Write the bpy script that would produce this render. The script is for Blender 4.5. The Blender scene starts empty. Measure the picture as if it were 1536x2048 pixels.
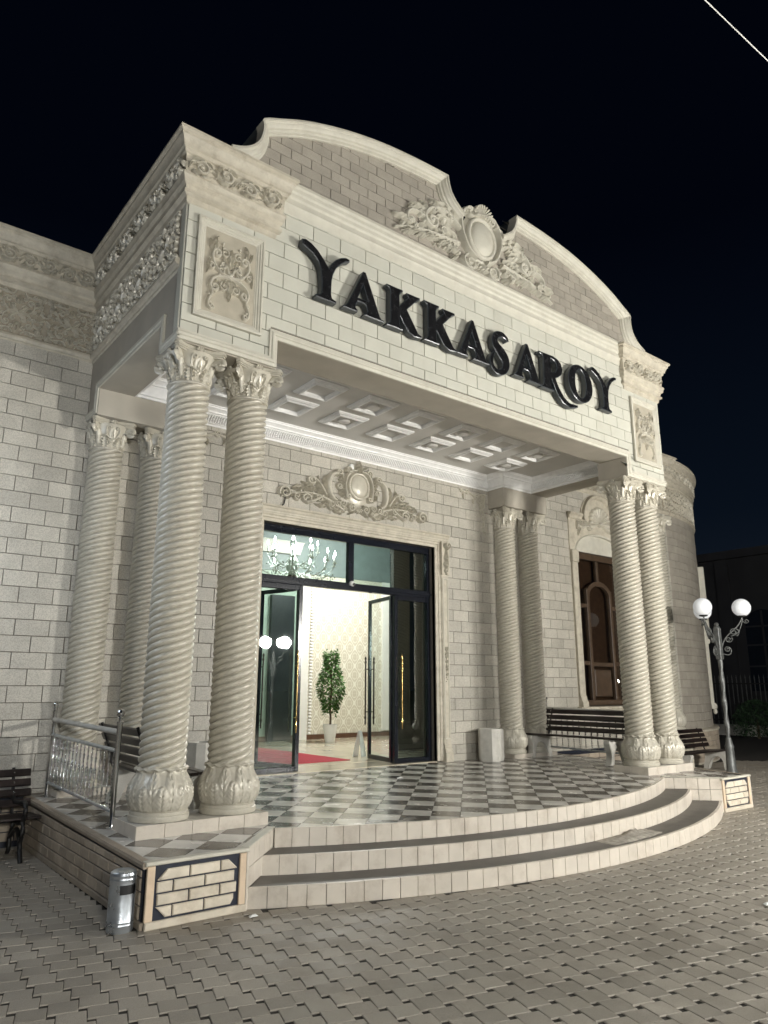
import bpy, math, random
from math import sin, cos, pi, radians, sqrt, atan2, hypot
from mathutils import Matrix, Vector
random.seed(7)
scene = bpy.context.scene
COL = scene.collection

# ------------------------------------------------------------------ camera
cam_data = bpy.data.cameras.new('camera')
cam = bpy.data.objects.new('camera', cam_data)
COL.objects.link(cam)
RV = Vector((0.78506534, -0.61940954, 0.00205732)); UV = Vector((-0.14828478, -0.18471538, 0.97154097)); FV = Vector((0.60140172, 0.76302821, 0.23686265))
CPOS = Vector((-2.28274, -5.98486, 1.6))
cam.matrix_world = Matrix(((RV.x, UV.x, -FV.x, CPOS.x), (RV.y, UV.y, -FV.y, CPOS.y), (RV.z, UV.z, -FV.z, CPOS.z), (0, 0, 0, 1)))
cam_data.sensor_fit = 'VERTICAL'; cam_data.sensor_height = 24.0
cam_data.lens = 1442.91 / 2048 * 24.0
cam_data.clip_end = 1500
scene.camera = cam
FPX = 1442.91
def in_view(p, margin=200):
    d = Vector(p) - CPOS
    z = d.dot(FV)
    if z < 0.3: return None
    x = 768 + FPX * d.dot(RV) / z; y = 1024 - FPX * d.dot(UV) / z
    if -margin < x < 1536 + margin and -margin < y < 2048 + margin: return z
    return None

# ------------------------------------------------------------------ night sky and exposure
world = bpy.data.worlds.new('World'); scene.world = world; world.use_nodes = True
nt = world.node_tree; nt.nodes.clear()
wo = nt.nodes.new('ShaderNodeOutputWorld'); wb = nt.nodes.new('ShaderNodeBackground')
tc = nt.nodes.new('ShaderNodeTexCoord'); sx = nt.nodes.new('ShaderNodeSeparateXYZ'); cr = nt.nodes.new('ShaderNodeValToRGB')
nt.links.new(tc.outputs['Generated'], sx.inputs[0]); nt.links.new(sx.outputs['Z'], cr.inputs[0])
cr.color_ramp.elements[0].position = 0.0; cr.color_ramp.elements[0].color = (0.0085, 0.0125, 0.0195, 1)
cr.color_ramp.elements[1].position = 0.55; cr.color_ramp.elements[1].color = (0.0006, 0.0012, 0.0034, 1)
e = cr.color_ramp.elements.new(0.22); e.color = (0.0026, 0.0050, 0.0098, 1)
nt.links.new(cr.outputs[0], wb.inputs[0]); wb.inputs[1].default_value = 1.0; nt.links.new(wb.outputs[0], wo.inputs[0])
scene.view_settings.view_transform = 'Standard'; scene.view_settings.look = 'None'
scene.view_settings.exposure = 0.0; scene.view_settings.gamma = 1.0
scene.render.engine = 'CYCLES'
scene.cycles.use_denoising = True
scene.cycles.max_bounces = 6; scene.cycles.diffuse_bounces = 3; scene.cycles.glossy_bounces = 3; scene.cycles.transparent_max_bounces = 8; scene.cycles.sample_clamp_indirect = 5.0
scene.cycles.use_adaptive_sampling = True; scene.cycles.adaptive_threshold = 0.03
try: scene.cycles.use_light_tree = True
except Exception: pass

# ------------------------------------------------------------------ materials
def _n(t, k, **kw):
    n = t.nodes.new(k)
    for a, b in kw.items(): setattr(n, a, b)
    return n
def mat(name, base, rough=0.6, metal=0.0, spec=0.5, var=0.12, scale=6.0, speck=0.0, speck_scale=160.0, rnd=0.0, bump=0.0, bump_scale=90.0, emit=None, emit_s=0.0, dirt=None, dirt_amt=0.0, dirt_scale=1.6, rough_var=0.0):
    m = bpy.data.materials.new(name); m.use_nodes = True
    t = m.node_tree; b = t.nodes['Principled BSDF']
    L = t.links.new
    co = _n(t, 'ShaderNodeTexCoord'); oi = _n(t, 'ShaderNodeObjectInfo')
    geo = _n(t, 'ShaderNodeNewGeometry')
    no = _n(t, 'ShaderNodeTexNoise'); no.inputs['Scale'].default_value = scale; no.inputs['Detail'].default_value = 6.0
    L(geo.outputs['Position'], no.inputs['Vector'])
    cur = None
    def mixc(fac_socket, c1, c2, fac=None):
        mx = _n(t, 'ShaderNodeMix', data_type='RGBA')
        if fac_socket is not None: L(fac_socket, mx.inputs[0])
        else: mx.inputs[0].default_value = fac
        for s, c in ((mx.inputs[6], c1), (mx.inputs[7], c2)):
            if isinstance(c, tuple): s.default_value = (*c, 1)
            else: L(c, s)
        return mx.outputs[2]
    lo = tuple(max(0, c * (1 - var)) for c in base); hi = tuple(min(1, c * (1 + var)) for c in base)
    ramp = _n(t, 'ShaderNodeMapRange'); ramp.inputs[1].default_value = 0.3; ramp.inputs[2].default_value = 0.7; L(no.outputs[0], ramp.inputs[0])
    cur = mixc(ramp.outputs[0], lo, hi)
    if speck:
        n2 = _n(t, 'ShaderNodeTexNoise'); n2.inputs['Scale'].default_value = speck_scale; n2.inputs['Detail'].default_value = 2.0
        L(geo.outputs['Position'], n2.inputs['Vector'])
        r2 = _n(t, 'ShaderNodeMapRange'); r2.inputs[1].default_value = 0.42; r2.inputs[2].default_value = 0.62; L(n2.outputs[0], r2.inputs[0])
        mm = _n(t, 'ShaderNodeMath', operation='MULTIPLY'); L(r2.outputs[0], mm.inputs[0]); mm.inputs[1].default_value = speck
        cur = mixc(mm.outputs[0], cur, tuple(c * 0.45 for c in base))
    if dirt:
        n3 = _n(t, 'ShaderNodeTexNoise'); n3.inputs['Scale'].default_value = dirt_scale; n3.inputs['Detail'].default_value = 8.0; n3.inputs['Roughness'].default_value = 0.7
        L(geo.outputs['Position'], n3.inputs['Vector'])
        r3 = _n(t, 'ShaderNodeMapRange'); r3.inputs[1].default_value = 0.5; r3.inputs[2].default_value = 0.72; L(n3.outputs[0], r3.inputs[0])
        m3 = _n(t, 'ShaderNodeMath', operation='MULTIPLY'); L(r3.outputs[0], m3.inputs[0]); m3.inputs[1].default_value = dirt_amt
        cur = mixc(m3.outputs[0], cur, dirt)
    if rnd:
        hsv = _n(t, 'ShaderNodeHueSaturation')
        mr = _n(t, 'ShaderNodeMapRange'); mr.inputs[3].default_value = 1 - rnd; mr.inputs[4].default_value = 1 + rnd
        L(oi.outputs['Random'], mr.inputs[0]); L(mr.outputs[0], hsv.inputs['Value']); L(cur, hsv.inputs['Color'])
        cur = hsv.outputs[0]
    L(cur, b.inputs['Base Color'])
    b.inputs['Roughness'].default_value = rough; b.inputs['Metallic'].default_value = metal
    if rough_var:
        rr = _n(t, 'ShaderNodeMapRange'); rr.inputs[1].default_value = 0.35; rr.inputs[2].default_value = 0.65
        rr.inputs[3].default_value = max(0.02, rough - rough_var); rr.inputs[4].default_value = min(1, rough + rough_var)
        L(no.outputs[0], rr.inputs[0]); L(rr.outputs[0], b.inputs['Roughness'])
    b.inputs['Specular IOR Level'].default_value = spec
    if bump:
        nb = _n(t, 'ShaderNodeTexNoise'); nb.inputs['Scale'].default_value = bump_scale; nb.inputs['Detail'].default_value = 4.0
        L(geo.outputs['Position'], nb.inputs['Vector'])
        bp = _n(t, 'ShaderNodeBump'); bp.inputs['Strength'].default_value = bump; bp.inputs['Distance'].default_value = 0.01
        L(nb.outputs[0], bp.inputs['Height']); L(bp.outputs[0], b.inputs['Normal'])
    if emit:
        b.inputs['Emission Color'].default_value = (*emit, 1); b.inputs['Emission Strength'].default_value = emit_s
    return m
M = {}
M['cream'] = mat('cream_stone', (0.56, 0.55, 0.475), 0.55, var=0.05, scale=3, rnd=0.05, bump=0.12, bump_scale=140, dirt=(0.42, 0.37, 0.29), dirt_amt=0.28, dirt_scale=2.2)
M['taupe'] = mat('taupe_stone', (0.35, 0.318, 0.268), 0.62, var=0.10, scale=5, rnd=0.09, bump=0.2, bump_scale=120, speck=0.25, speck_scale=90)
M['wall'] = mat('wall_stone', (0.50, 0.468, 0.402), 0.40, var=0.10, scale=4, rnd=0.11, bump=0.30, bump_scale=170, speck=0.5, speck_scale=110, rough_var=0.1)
M['grout'] = mat('grout', (0.14, 0.122, 0.10), 0.9, var=0.15)
M['trim'] = mat('trim_plaster', (0.52, 0.475, 0.385), 0.5, var=0.12, scale=9, bump=0.25, bump_scale=60, dirt=(0.25, 0.20, 0.14), dirt_amt=0.55, dirt_scale=7)
M['trimlight'] = mat('pale_trim_plaster', (0.56, 0.535, 0.455), 0.55, var=0.07, scale=7, bump=0.15, bump_scale=70, dirt=(0.36, 0.31, 0.24), dirt_amt=0.3, dirt_scale=6)
M['relief'] = mat('relief_plaster', (0.56, 0.525, 0.44), 0.33, metal=0.10, var=0.06, scale=16, dirt=(0.40, 0.35, 0.27), dirt_amt=0.3, dirt_scale=14)
M['pearl'] = mat('pearl_paint', (0.53, 0.498, 0.42), 0.37, metal=0.10, var=0.09, scale=22, bump=0.16, bump_scale=38, dirt=(0.38, 0.335, 0.265), dirt_amt=0.45, dirt_scale=7, rough_var=0.05)
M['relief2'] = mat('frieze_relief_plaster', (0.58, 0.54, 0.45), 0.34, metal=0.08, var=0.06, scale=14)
M['friezebg'] = mat('frieze_ground_shade', (0.345, 0.305, 0.235), 0.6, var=0.14, scale=12, dirt=(0.2, 0.17, 0.12), dirt_amt=0.4, dirt_scale=9)  # plaster darkened to stand in for shade between the carvings
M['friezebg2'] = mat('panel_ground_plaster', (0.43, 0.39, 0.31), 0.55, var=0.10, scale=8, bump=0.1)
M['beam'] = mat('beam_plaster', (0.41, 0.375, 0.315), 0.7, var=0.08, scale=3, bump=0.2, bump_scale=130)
M['ceil'] = mat('ceiling_plaster', (0.62, 0.60, 0.565), 0.6, var=0.05, scale=3)
M['ceilwhite'] = mat('white_ceiling_moulding', (0.82, 0.81, 0.79), 0.4, var=0.05, scale=12)
M['flash'] = mat('grey_roof_flashing', (0.075, 0.085, 0.09), 0.5, metal=0.4, var=0.2, scale=4)
M['letter'] = mat('black_letter_film', (0.012, 0.012, 0.013), 0.22, var=0.35, scale=14, rough_var=0.08)
M['letterside'] = mat('black_letter_return', (0.030, 0.036, 0.042), 0.3, var=0.2, scale=8)
M['tile_w'] = mat('white_floor_tile', (0.64, 0.615, 0.565), 0.22, var=0.06, scale=5, rnd=0.06, dirt=(0.35, 0.31, 0.26), dirt_amt=0.35, dirt_scale=3, rough_var=0.06)
M['tile_d'] = mat('dark_floor_tile', (0.112, 0.100, 0.085), 0.22, var=0.25, scale=6, rnd=0.2, dirt=(0.13, 0.115, 0.1), dirt_amt=0.5, dirt_scale=4, rough_var=0.06)
M['riser'] = mat('beige_riser_tile', (0.60, 0.545, 0.47), 0.32, var=0.06, scale=7, rnd=0.06, dirt=(0.33, 0.27, 0.21), dirt_amt=0.55, dirt_scale=4)
M['tread'] = mat('dark_tread_slab', (0.105, 0.096, 0.083), 0.55, var=0.16, scale=5, bump=0.15, dirt=(0.17, 0.15, 0.13), dirt_amt=0.4, dirt_scale=3)
M['navy'] = mat('dark_navy_mortar', (0.016, 0.02, 0.034), 0.45, var=0.3, scale=12)
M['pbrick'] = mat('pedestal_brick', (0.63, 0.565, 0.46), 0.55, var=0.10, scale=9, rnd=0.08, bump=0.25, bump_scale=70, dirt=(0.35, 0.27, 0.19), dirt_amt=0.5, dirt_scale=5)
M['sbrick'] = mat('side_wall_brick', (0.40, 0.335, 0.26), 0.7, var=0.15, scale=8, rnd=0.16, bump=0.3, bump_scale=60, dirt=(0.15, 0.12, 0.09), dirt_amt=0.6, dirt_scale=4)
M['border'] = mat('peach_border_tile', (0.66, 0.52, 0.38), 0.4, var=0.10, scale=8, dirt=(0.4, 0.3, 0.2), dirt_amt=0.4, dirt_scale=6)
M['paver'] = mat('concrete_paver', (0.345, 0.312, 0.262), 0.62, rough_var=0.2, var=0.15, scale=3, rnd=0.15, speck=0.35, speck_scale=220, bump=0.45, bump_scale=190, dirt=(0.20, 0.175, 0.14), dirt_amt=0.65, dirt_scale=0.9)
M['sand'] = mat('joint_sand', (0.035, 0.03, 0.024), 0.95, var=0.25, scale=20)
M['ground'] = mat('ground', (0.27, 0.245, 0.205), 0.85, var=0.2, scale=2, speck=0.3, speck_scale=60, bump=0.3, bump_scale=40)
M['steel'] = mat('galvanised_steel', (0.56, 0.60, 0.64), 0.34, metal=0.85, var=0.12, scale=14, rough_var=0.1, dirt=(0.3, 0.32, 0.34), dirt_amt=0.5, dirt_scale=9)
M['chrome'] = mat('chrome', (0.74, 0.74, 0.73), 0.11, metal=1.0, var=0.05)
M['brass'] = mat('brass', (0.62, 0.43, 0.17), 0.2, metal=1.0, var=0.1)
M['bronze'] = mat('dark_bronze', (0.055, 0.042, 0.032), 0.28, metal=0.8, var=0.1)
M['slat'] = mat('dark_brown_slat', (0.020, 0.013, 0.011), 0.33, var=0.3, scale=20)
M['conc'] = mat('pale_concrete', (0.56, 0.54, 0.49), 0.65, var=0.1, scale=8, bump=0.2, dirt=(0.33, 0.3, 0.25), dirt_amt=0.4, dirt_scale=5)
M['iron'] = mat('cast_iron', (0.03, 0.029, 0.028), 0.5, metal=0.5, var=0.3, scale=20)
M['lampiron'] = mat('grey_lamp_iron', (0.16, 0.165, 0.16), 0.5, metal=0.5, var=0.25, scale=14)
M['opal'] = mat('opal_globe', (0.86, 0.87, 0.88), 0.12, var=0.02, emit=(0.9, 0.95, 1.0), emit_s=0.22)  # unlit globe, with a faint glow added to lift its white
M['oplit'] = mat('lit_opal_globe', (0.9, 0.9, 0.9), 0.3, var=0.01, emit=(0.99, 0.97, 0.91), emit_s=1350.0)
M['oplit_b'] = mat('lit_opal_globe_weaker', (0.9, 0.9, 0.9), 0.3, var=0.01, emit=(0.98, 0.975, 0.93), emit_s=1000.0)
M['oplit_c'] = mat('lit_opal_globe_fill', (0.9, 0.9, 0.9), 0.3, var=0.01, emit=(0.985, 0.975, 0.92), emit_s=480.0)
M['oplit_far'] = mat('lit_opal_globe_far', (0.9, 0.9, 0.9), 0.3, var=0.01, emit=(1.0, 0.97, 0.92), emit_s=60.0)
M['oplit_l'] = mat('lit_opal_globe_cool', (0.9, 0.9, 0.9), 0.3, var=0.01, emit=(0.74, 0.85, 1.0), emit_s=42.0)
M['oplit_dim'] = mat('dim_lit_opal_globe', (0.9, 0.9, 0.9), 0.3, var=0.01, emit=(0.84, 0.91, 1.0), emit_s=3.0)
for k_ in ('opal', 'oplit_dim', 'oplit_far'): M[k_].cycles.emission_sampling = 'NONE'
M['frame'] = mat('black_door_frame', (0.010, 0.012, 0.018), 0.16, var=0.2, scale=8)
M['wood'] = mat('brown_window_wood', (0.070, 0.045, 0.028), 0.4, var=0.22, scale=9, bump=0.1)
M['plaster_w'] = mat('white_lobby_plaster', (0.80, 0.78, 0.73), 0.5, var=0.03)
M['green'] = mat('pale_green_lobby_paint', (0.44, 0.52, 0.44), 0.6, var=0.05, scale=2)
M['marble'] = mat('beige_lobby_marble', (0.64, 0.56, 0.43), 0.12, var=0.12, scale=3)
M['carpet'] = mat('red_carpet', (0.42, 0.025, 0.045), 0.9, var=0.15, scale=60, bump=0.3, bump_scale=300)
M['skirt'] = mat('brown_skirting', (0.10, 0.05, 0.03), 0.3, var=0.2)
M['potw'] = mat('white_pot', (0.85, 0.85, 0.83), 0.25, var=0.03)
M['leaf'] = mat('ficus_leaf', (0.07, 0.17, 0.03), 0.4, var=0.45, scale=14)
M['bark'] = mat('ficus_bark', (0.10, 0.07, 0.045), 0.8, var=0.3, scale=30)
M['darkpanel'] = mat('dark_panel', (0.02, 0.022, 0.026), 0.35, var=0.2)
M['teal'] = mat('lobby_right_dimness', (0.06, 0.075, 0.07), 0.5, var=0.1)  # dimness of the right side of the lobby, put into the colour
M['teal2'] = mat('dim_grey_teal', (0.17, 0.20, 0.20), 0.5, var=0.1)
M['bulb'] = mat('candle_bulb', (1, 1, 1), 0.3, emit=(0.92, 0.97, 1.0), emit_s=60.0)
M['bulb'].cycles.emission_sampling = 'NONE'
M['candle'] = mat('candle_sleeve', (0.8, 0.78, 0.7), 0.4)
M['crystal'] = mat('crystal', (0.75, 0.78, 0.72), 0.08, metal=0.6)
M['mortar'] = mat('spilled_mortar', (0.36, 0.33, 0.28), 0.9, var=0.3, scale=18, bump=0.8, bump_scale=60)
M['bgwall'] = mat('far_wall_unlit', (0.032, 0.032, 0.036), 0.8, var=0.2, scale=1)  # lack of lamplight put into the wall colour
M['bgdark'] = mat('far_window', (0.012, 0.016, 0.024), 0.2)
M['shrub'] = mat('shrub_leaf', (0.035, 0.075, 0.03), 0.6, var=0.4, scale=8)
M['cable'] = mat('pale_cable', (0.75, 0.74, 0.70), 0.5)
M['black'] = mat('black_rubber', (0.01, 0.01, 0.01), 0.5)
M['paper'] = mat('white_paper', (0.85, 0.85, 0.83), 0.8)

def glass_mat(name, tint, f0):
    m = bpy.data.materials.new(name); m.use_nodes = True; t = m.node_tree; t.nodes.clear(); L = t.links.new
    o = _n(t, 'ShaderNodeOutputMaterial'); mx = _n(t, 'ShaderNodeMixShader'); tr = _n(t, 'ShaderNodeBsdfTransparent'); gl = _n(t, 'ShaderNodeBsdfGlossy')
    no = _n(t, 'ShaderNodeTexNoise'); no.inputs['Scale'].default_value = 2.5
    bp = _n(t, 'ShaderNodeBump'); bp.inputs['Strength'].default_value = 0.03; bp.inputs['Distance'].default_value = 0.02
    L(no.outputs[0], bp.inputs['Height']); L(bp.outputs[0], gl.inputs['Normal'])
    tr.inputs[0].default_value = (*tint, 1); gl.inputs['Roughness'].default_value = 0.012; gl.inputs[0].default_value = (0.95, 1, 0.98, 1)
    ge = _n(t, 'ShaderNodeNewGeometry'); vm = _n(t, 'ShaderNodeVectorMath', operation='DOT_PRODUCT'); L(ge.outputs['Incoming'], vm.inputs[0]); L(ge.outputs['Normal'], vm.inputs[1])
    def mt(op, a, b=None):
        n = _n(t, 'ShaderNodeMath', operation=op)
        for i_, v in enumerate((a, b)):
            if v is None: continue
            if isinstance(v, (int, float)): n.inputs[i_].default_value = v
            else: L(v, n.inputs[i_])
        return n.outputs[0]
    c1 = mt('SUBTRACT', 1.0, mt('ABSOLUTE', vm.outputs['Value'])); f = mt('ADD', mt('MULTIPLY', mt('POWER', c1, 5.0), 1 - f0), f0)
    L(f, mx.inputs[0]); L(tr.outputs[0], mx.inputs[1]); L(gl.outputs[0], mx.inputs[2]); L(mx.outputs[0], o.inputs[0])
    return m
M['glass'] = glass_mat('door_glass', (0.68, 0.765, 0.735), 0.14)
M['glass_dark'] = glass_mat('darkened_door_glass', (0.45, 0.56, 0.53), 0.20)  # same glass as the other panes, darkened for the dim lobby behind
M['glass_leaf'] = glass_mat('leaf_glass', (0.86, 0.92, 0.92), 0.07)
M['winglass'] = glass_mat('window_glass', (0.6, 0.55, 0.5), 0.05)

def damask():
    m = mat('damask_wallpaper', (0.66, 0.60, 0.45), 0.55, var=0.02)
    t = m.node_tree; b = t.nodes['Principled BSDF']; L = t.links.new
    co = _n(t, 'ShaderNodeNewGeometry'); s = _n(t, 'ShaderNodeSeparateXYZ'); L(co.outputs['Position'], s.inputs[0])
    def mth(op, a, bb=None):
        n = _n(t, 'ShaderNodeMath', operation=op)
        for i, v in enumerate((a, bb)):
            if v is None: continue
            if isinstance(v, (int, float)): n.inputs[i].default_value = v
            else: L(v, n.inputs[i])
        return n.outputs[0]
    cx = mth('COSINE', mth('MULTIPLY', s.outputs['X'], 2 * pi / 0.30)); cz = mth('COSINE', mth('MULTIPLY', s.outputs['Z'], 2 * pi / 0.42))
    q = mth('ADD', cx, cz); aq = mth('ABSOLUTE', q)
    band = mth('LESS_THAN', aq, 0.22)
    ring = mth('LESS_THAN', mth('ABSOLUTE', mth('SUBTRACT', aq, 1.15)), 0.13)
    c3 = mth('COSINE', mth('MULTIPLY', s.outputs['X'], 2 * pi / 0.05)); c4 = mth('COSINE', mth('MULTIPLY', s.outputs['Z'], 2 * pi / 0.07))
    fine = mth('GREATER_THAN', mth('ADD', c3, c4), 0.9)
    f = mth('MAXIMUM', mth('MAXIMUM', band, ring), mth('MULTIPLY', fine, 0.35))
    mx = _n(t, 'ShaderNodeMix', data_type='RGBA'); mx.inputs[6].default_value = (0.60, 0.55, 0.44, 1); mx.inputs[7].default_value = (0.80, 0.775, 0.67, 1)
    L(f, mx.inputs[0]); L(mx.outputs[2], b.inputs['Base Color'])
    return m
M['damask'] = damask()

# ------------------------------------------------------------------ mesh helpers
class MB:
    def __init__(s): s.v = []; s.f = []
    def add(s, vs, fs):
        o = len(s.v); s.v += [tuple(p) for p in vs]; s.f += [tuple(i + o for i in q) for q in fs]; return s
    def merge(s, other, mp=None):
        o = len(s.v); s.v += [tuple(mp(*p)) for p in other.v] if mp else list(other.v)
        s.f += [tuple(i + o for i in q) for q in other.f]; return s
    def box(s, a, b):
        (x0, y0, z0), (x1, y1, z1) = a, b
        return s.add([(x0, y0, z0), (x1, y0, z0), (x1, y1, z0), (x0, y1, z0), (x0, y0, z1), (x1, y0, z1), (x1, y1, z1), (x0, y1, z1)],
                     [(0, 3, 2, 1), (4, 5, 6, 7), (0, 1, 5, 4), (1, 2, 6, 5), (2, 3, 7, 6), (3, 0, 4, 7)])
    def cbox(s, a, b, c=0.01):      # box with chamfered vertical and horizontal edges
        (x0, y0, z0), (x1, y1, z1) = a, b
        vs = []
        for (z, i) in ((z0, c), (z0 + c, 0), (z1 - c, 0), (z1, c)):
            for (x, y) in ((x0 + c + i, y0 + i), (x1 - c - i, y0 + i), (x1 - i, y0 + c + i), (x1 - i, y1 - c - i), (x1 - c - i, y1 - i), (x0 + c + i, y1 - i), (x0 + i, y1 - c - i), (x0 + i, y0 + c + i)):
                vs.append((x, y, z))
        fs = [tuple(range(7, -1, -1)), tuple(range(24, 32))]
        for k in range(3):
            for j in range(8): fs.append((k * 8 + j, k * 8 + (j + 1) % 8, k * 8 + 8 + (j + 1) % 8, k * 8 + 8 + j))
        return s.add(vs, fs)
    def prism(s, poly, mp, h0, h1, bev=0.0):   # poly in (u,v), mp(u,v,h) -> xyz, front at h1
        n = len(poly)
        ar = sum(poly[i][0] * poly[(i + 1) % n][1] - poly[(i + 1) % n][0] * poly[i][1] for i in range(n))
        if ar < 0: poly = poly[::-1]
        vs = [mp(u, v, h0) for u, v in poly] + [mp(u, v, h1 - bev) for u, v in poly]
        fs = [tuple((i, (i + 1) % n, n + (i + 1) % n, n + i)) for i in range(n)]
        k = n
        if bev:
            inn = inset(poly, bev); vs += [mp(u, v, h1) for u, v in inn]
            fs += [(n + i, n + (i + 1) % n, 2 * n + (i + 1) % n, 2 * n + i) for i in range(n)]; k = 2 * n
        fs.append(tuple(range(k, k + n))); fs.append(tuple(range(n - 1, -1, -1)))
        return s.add(vs, fs)
    def lathe(s, prof, seg=32, cx=0, cy=0, z0=0, caps=True):
        m = len(prof); vs = []
        for (r, z) in prof:
            for j in range(seg):
                a = 2 * pi * j / seg; vs.append((cx + r * cos(a), cy + r * sin(a), z0 + z))
        fs = [(i * seg + j, i * seg + (j + 1) % seg, (i + 1) * seg + (j + 1) % seg, (i + 1) * seg + j) for i in range(m - 1) for j in range(seg)]
        if caps: fs += [tuple(range(seg - 1, -1, -1)), tuple((m - 1) * seg + j for j in range(seg))]
        return s.add(vs, fs)
    def tube(s, pts, r, seg=8, flat=1.0, side=None):   # tube along 3-D points, r scalar or list
        pts = [Vector(p) for p in pts]; n = len(pts); vs = []
        ref = Vector(side) if side else None
        for i, p in enumerate(pts):
            t = (pts[min(i + 1, n - 1)] - pts[max(i - 1, 0)])
            if t.length < 1e-9: t = Vector((0, 0, 1))
            t.normalize()
            a = ref if ref is not None else (Vector((0, 0, 1)) if abs(t.z) < 0.9 else Vector((1, 0, 0)))
            b1 = t.cross(a).normalized(); b2 = t.cross(b1)
            rr = r[i] if isinstance(r, (list, tuple)) else r
            for j in range(seg):
                q = 2 * pi * j / seg; vs.append(tuple(p + b1 * (rr * cos(q)) + b2 * (rr * flat * sin(q))))
        fs = [(i * seg + j, i * seg + (j + 1) % seg, (i + 1) * seg + (j + 1) % seg, (i + 1) * seg + j) for i in range(n - 1) for j in range(seg)]
        fs += [tuple(range(seg - 1, -1, -1)), tuple((n - 1) * seg + j for j in range(seg))]
        return s.add(vs, fs)
    def ball(s, c, r, seg=16, rings=10):
        rx, ry, rz = r if isinstance(r, tuple) else (r, r, r)
        vs = [(c[0], c[1], c[2] - rz)]
        for i in range(1, rings):
            a = -pi / 2 + pi * i / rings
            for j in range(seg):
                b = 2 * pi * j / seg; vs.append((c[0] + rx * cos(a) * cos(b), c[1] + ry * cos(a) * sin(b), c[2] + rz * sin(a)))
        vs.append((c[0], c[1], c[2] + rz)); N = len(vs) - 1
        fs = [(0, 1 + (j + 1) % seg, 1 + j) for j in range(seg)]
        for i in range(rings - 2):
            for j in range(seg): fs.append((1 + i * seg + j, 1 + i * seg + (j + 1) % seg, 1 + (i + 1) * seg + (j + 1) % seg, 1 + (i + 1) * seg + j))
        b0 = 1 + (rings - 2) * seg
        fs += [(b0 + j, b0 + (j + 1) % seg, N) for j in range(seg)]
        return s.add(vs, fs)
    def sweep(s, path, prof, mp, closed=False, cap=True):
        # path in plane (u,v); profile (n,h): n offset to the RIGHT of travel, h out of plane
        n = len(path); m = len(prof); vs = []
        for i in range(n):
            p = path[i]
            a = path[i - 1] if (i > 0 or closed) else None
            b = path[(i + 1) % n] if (i < n - 1 or closed) else None
            ds = []
            if a is not None: d = (p[0] - a[0], p[1] - a[1]); l = hypot(*d) or 1; ds.append((d[0] / l, d[1] / l))
            if b is not None: d = (b[0] - p[0], b[1] - p[1]); l = hypot(*d) or 1; ds.append((d[0] / l, d[1] / l))
            ns = [(d[1], -d[0]) for d in ds]
            if len(ns) == 1: nv = ns[0]
            else:
                sx_, sy_ = ns[0][0] + ns[1][0], ns[0][1] + ns[1][1]; k = 1 + ns[0][0] * ns[1][0] + ns[0][1] * ns[1][1]
                k = max(k, 0.15); nv = (sx_ / k, sy_ / k)
            for (o, h) in prof: vs.append(mp(p[0] + nv[0] * o, p[1] + nv[1] * o, h))
        fs = []
        for i in range(n if closed else n - 1):
            for j in range(m - 1):
                a = i * m + j; b = ((i + 1) % n) * m + j; fs.append((a, a + 1, b + 1, b))
        if cap and not closed: fs += [tuple(range(m)), tuple((n - 1) * m + j for j in range(m - 1, -1, -1))]
        return s.add(vs, fs)
    # ---- reliefs in (u,v,h)
    def ridge(s, pts, w, h, base=0.0, seg=5):
        n = len(pts); vs = []
        for i, p in enumerate(pts):
            a = pts[max(i - 1, 0)]; b = pts[min(i + 1, n - 1)]
            d = (b[0] - a[0], b[1] - a[1]); l = hypot(*d) or 1; nx, ny = -d[1] / l, d[0] / l
            ww = w[i] if isinstance(w, list) else w; hh = h[i] if isinstance(h, list) else h
            for k in range(seg + 1):
                q = pi * k / seg; vs.append((p[0] + nx * ww * cos(q), p[1] + ny * ww * cos(q), base + hh * sin(q)))
        m = seg + 1
        fs = [(i * m + k, (i + 1) * m + k, (i + 1) * m + k + 1, i * m + k + 1) for i in range(n - 1) for k in range(seg)]
        fs += [tuple(range(m)), tuple((n - 1) * m + k for k in range(m - 1, -1, -1))]
        return s.add(vs, fs)
    def dome(s, cx, cy, ru, rv, h, seg=14, rings=5, base=0.0, ang=0.0):
        vs = []; ca, sa = cos(ang), sin(ang)
        for i in range(rings):
            a = (pi / 2) * i / rings
            for j in range(seg):
                b = 2 * pi * j / seg; u = ru * cos(a) * cos(b); v = rv * cos(a) * sin(b)
                vs.append((cx + u * ca - v * sa, cy + u * sa + v * ca, base + h * sin(a)))
        vs.append((cx, cy, base + h)); N = len(vs) - 1
        fs = [(i * seg + j, i * seg + (j + 1) % seg, (i + 1) * seg + (j + 1) % seg, (i + 1) * seg + j) for i in range(rings - 1) for j in range(seg)]
        fs += [((rings - 1) * seg + j, (rings - 1) * seg + (j + 1) % seg, N) for j in range(seg)]
        return s.add(vs, fs)
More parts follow.
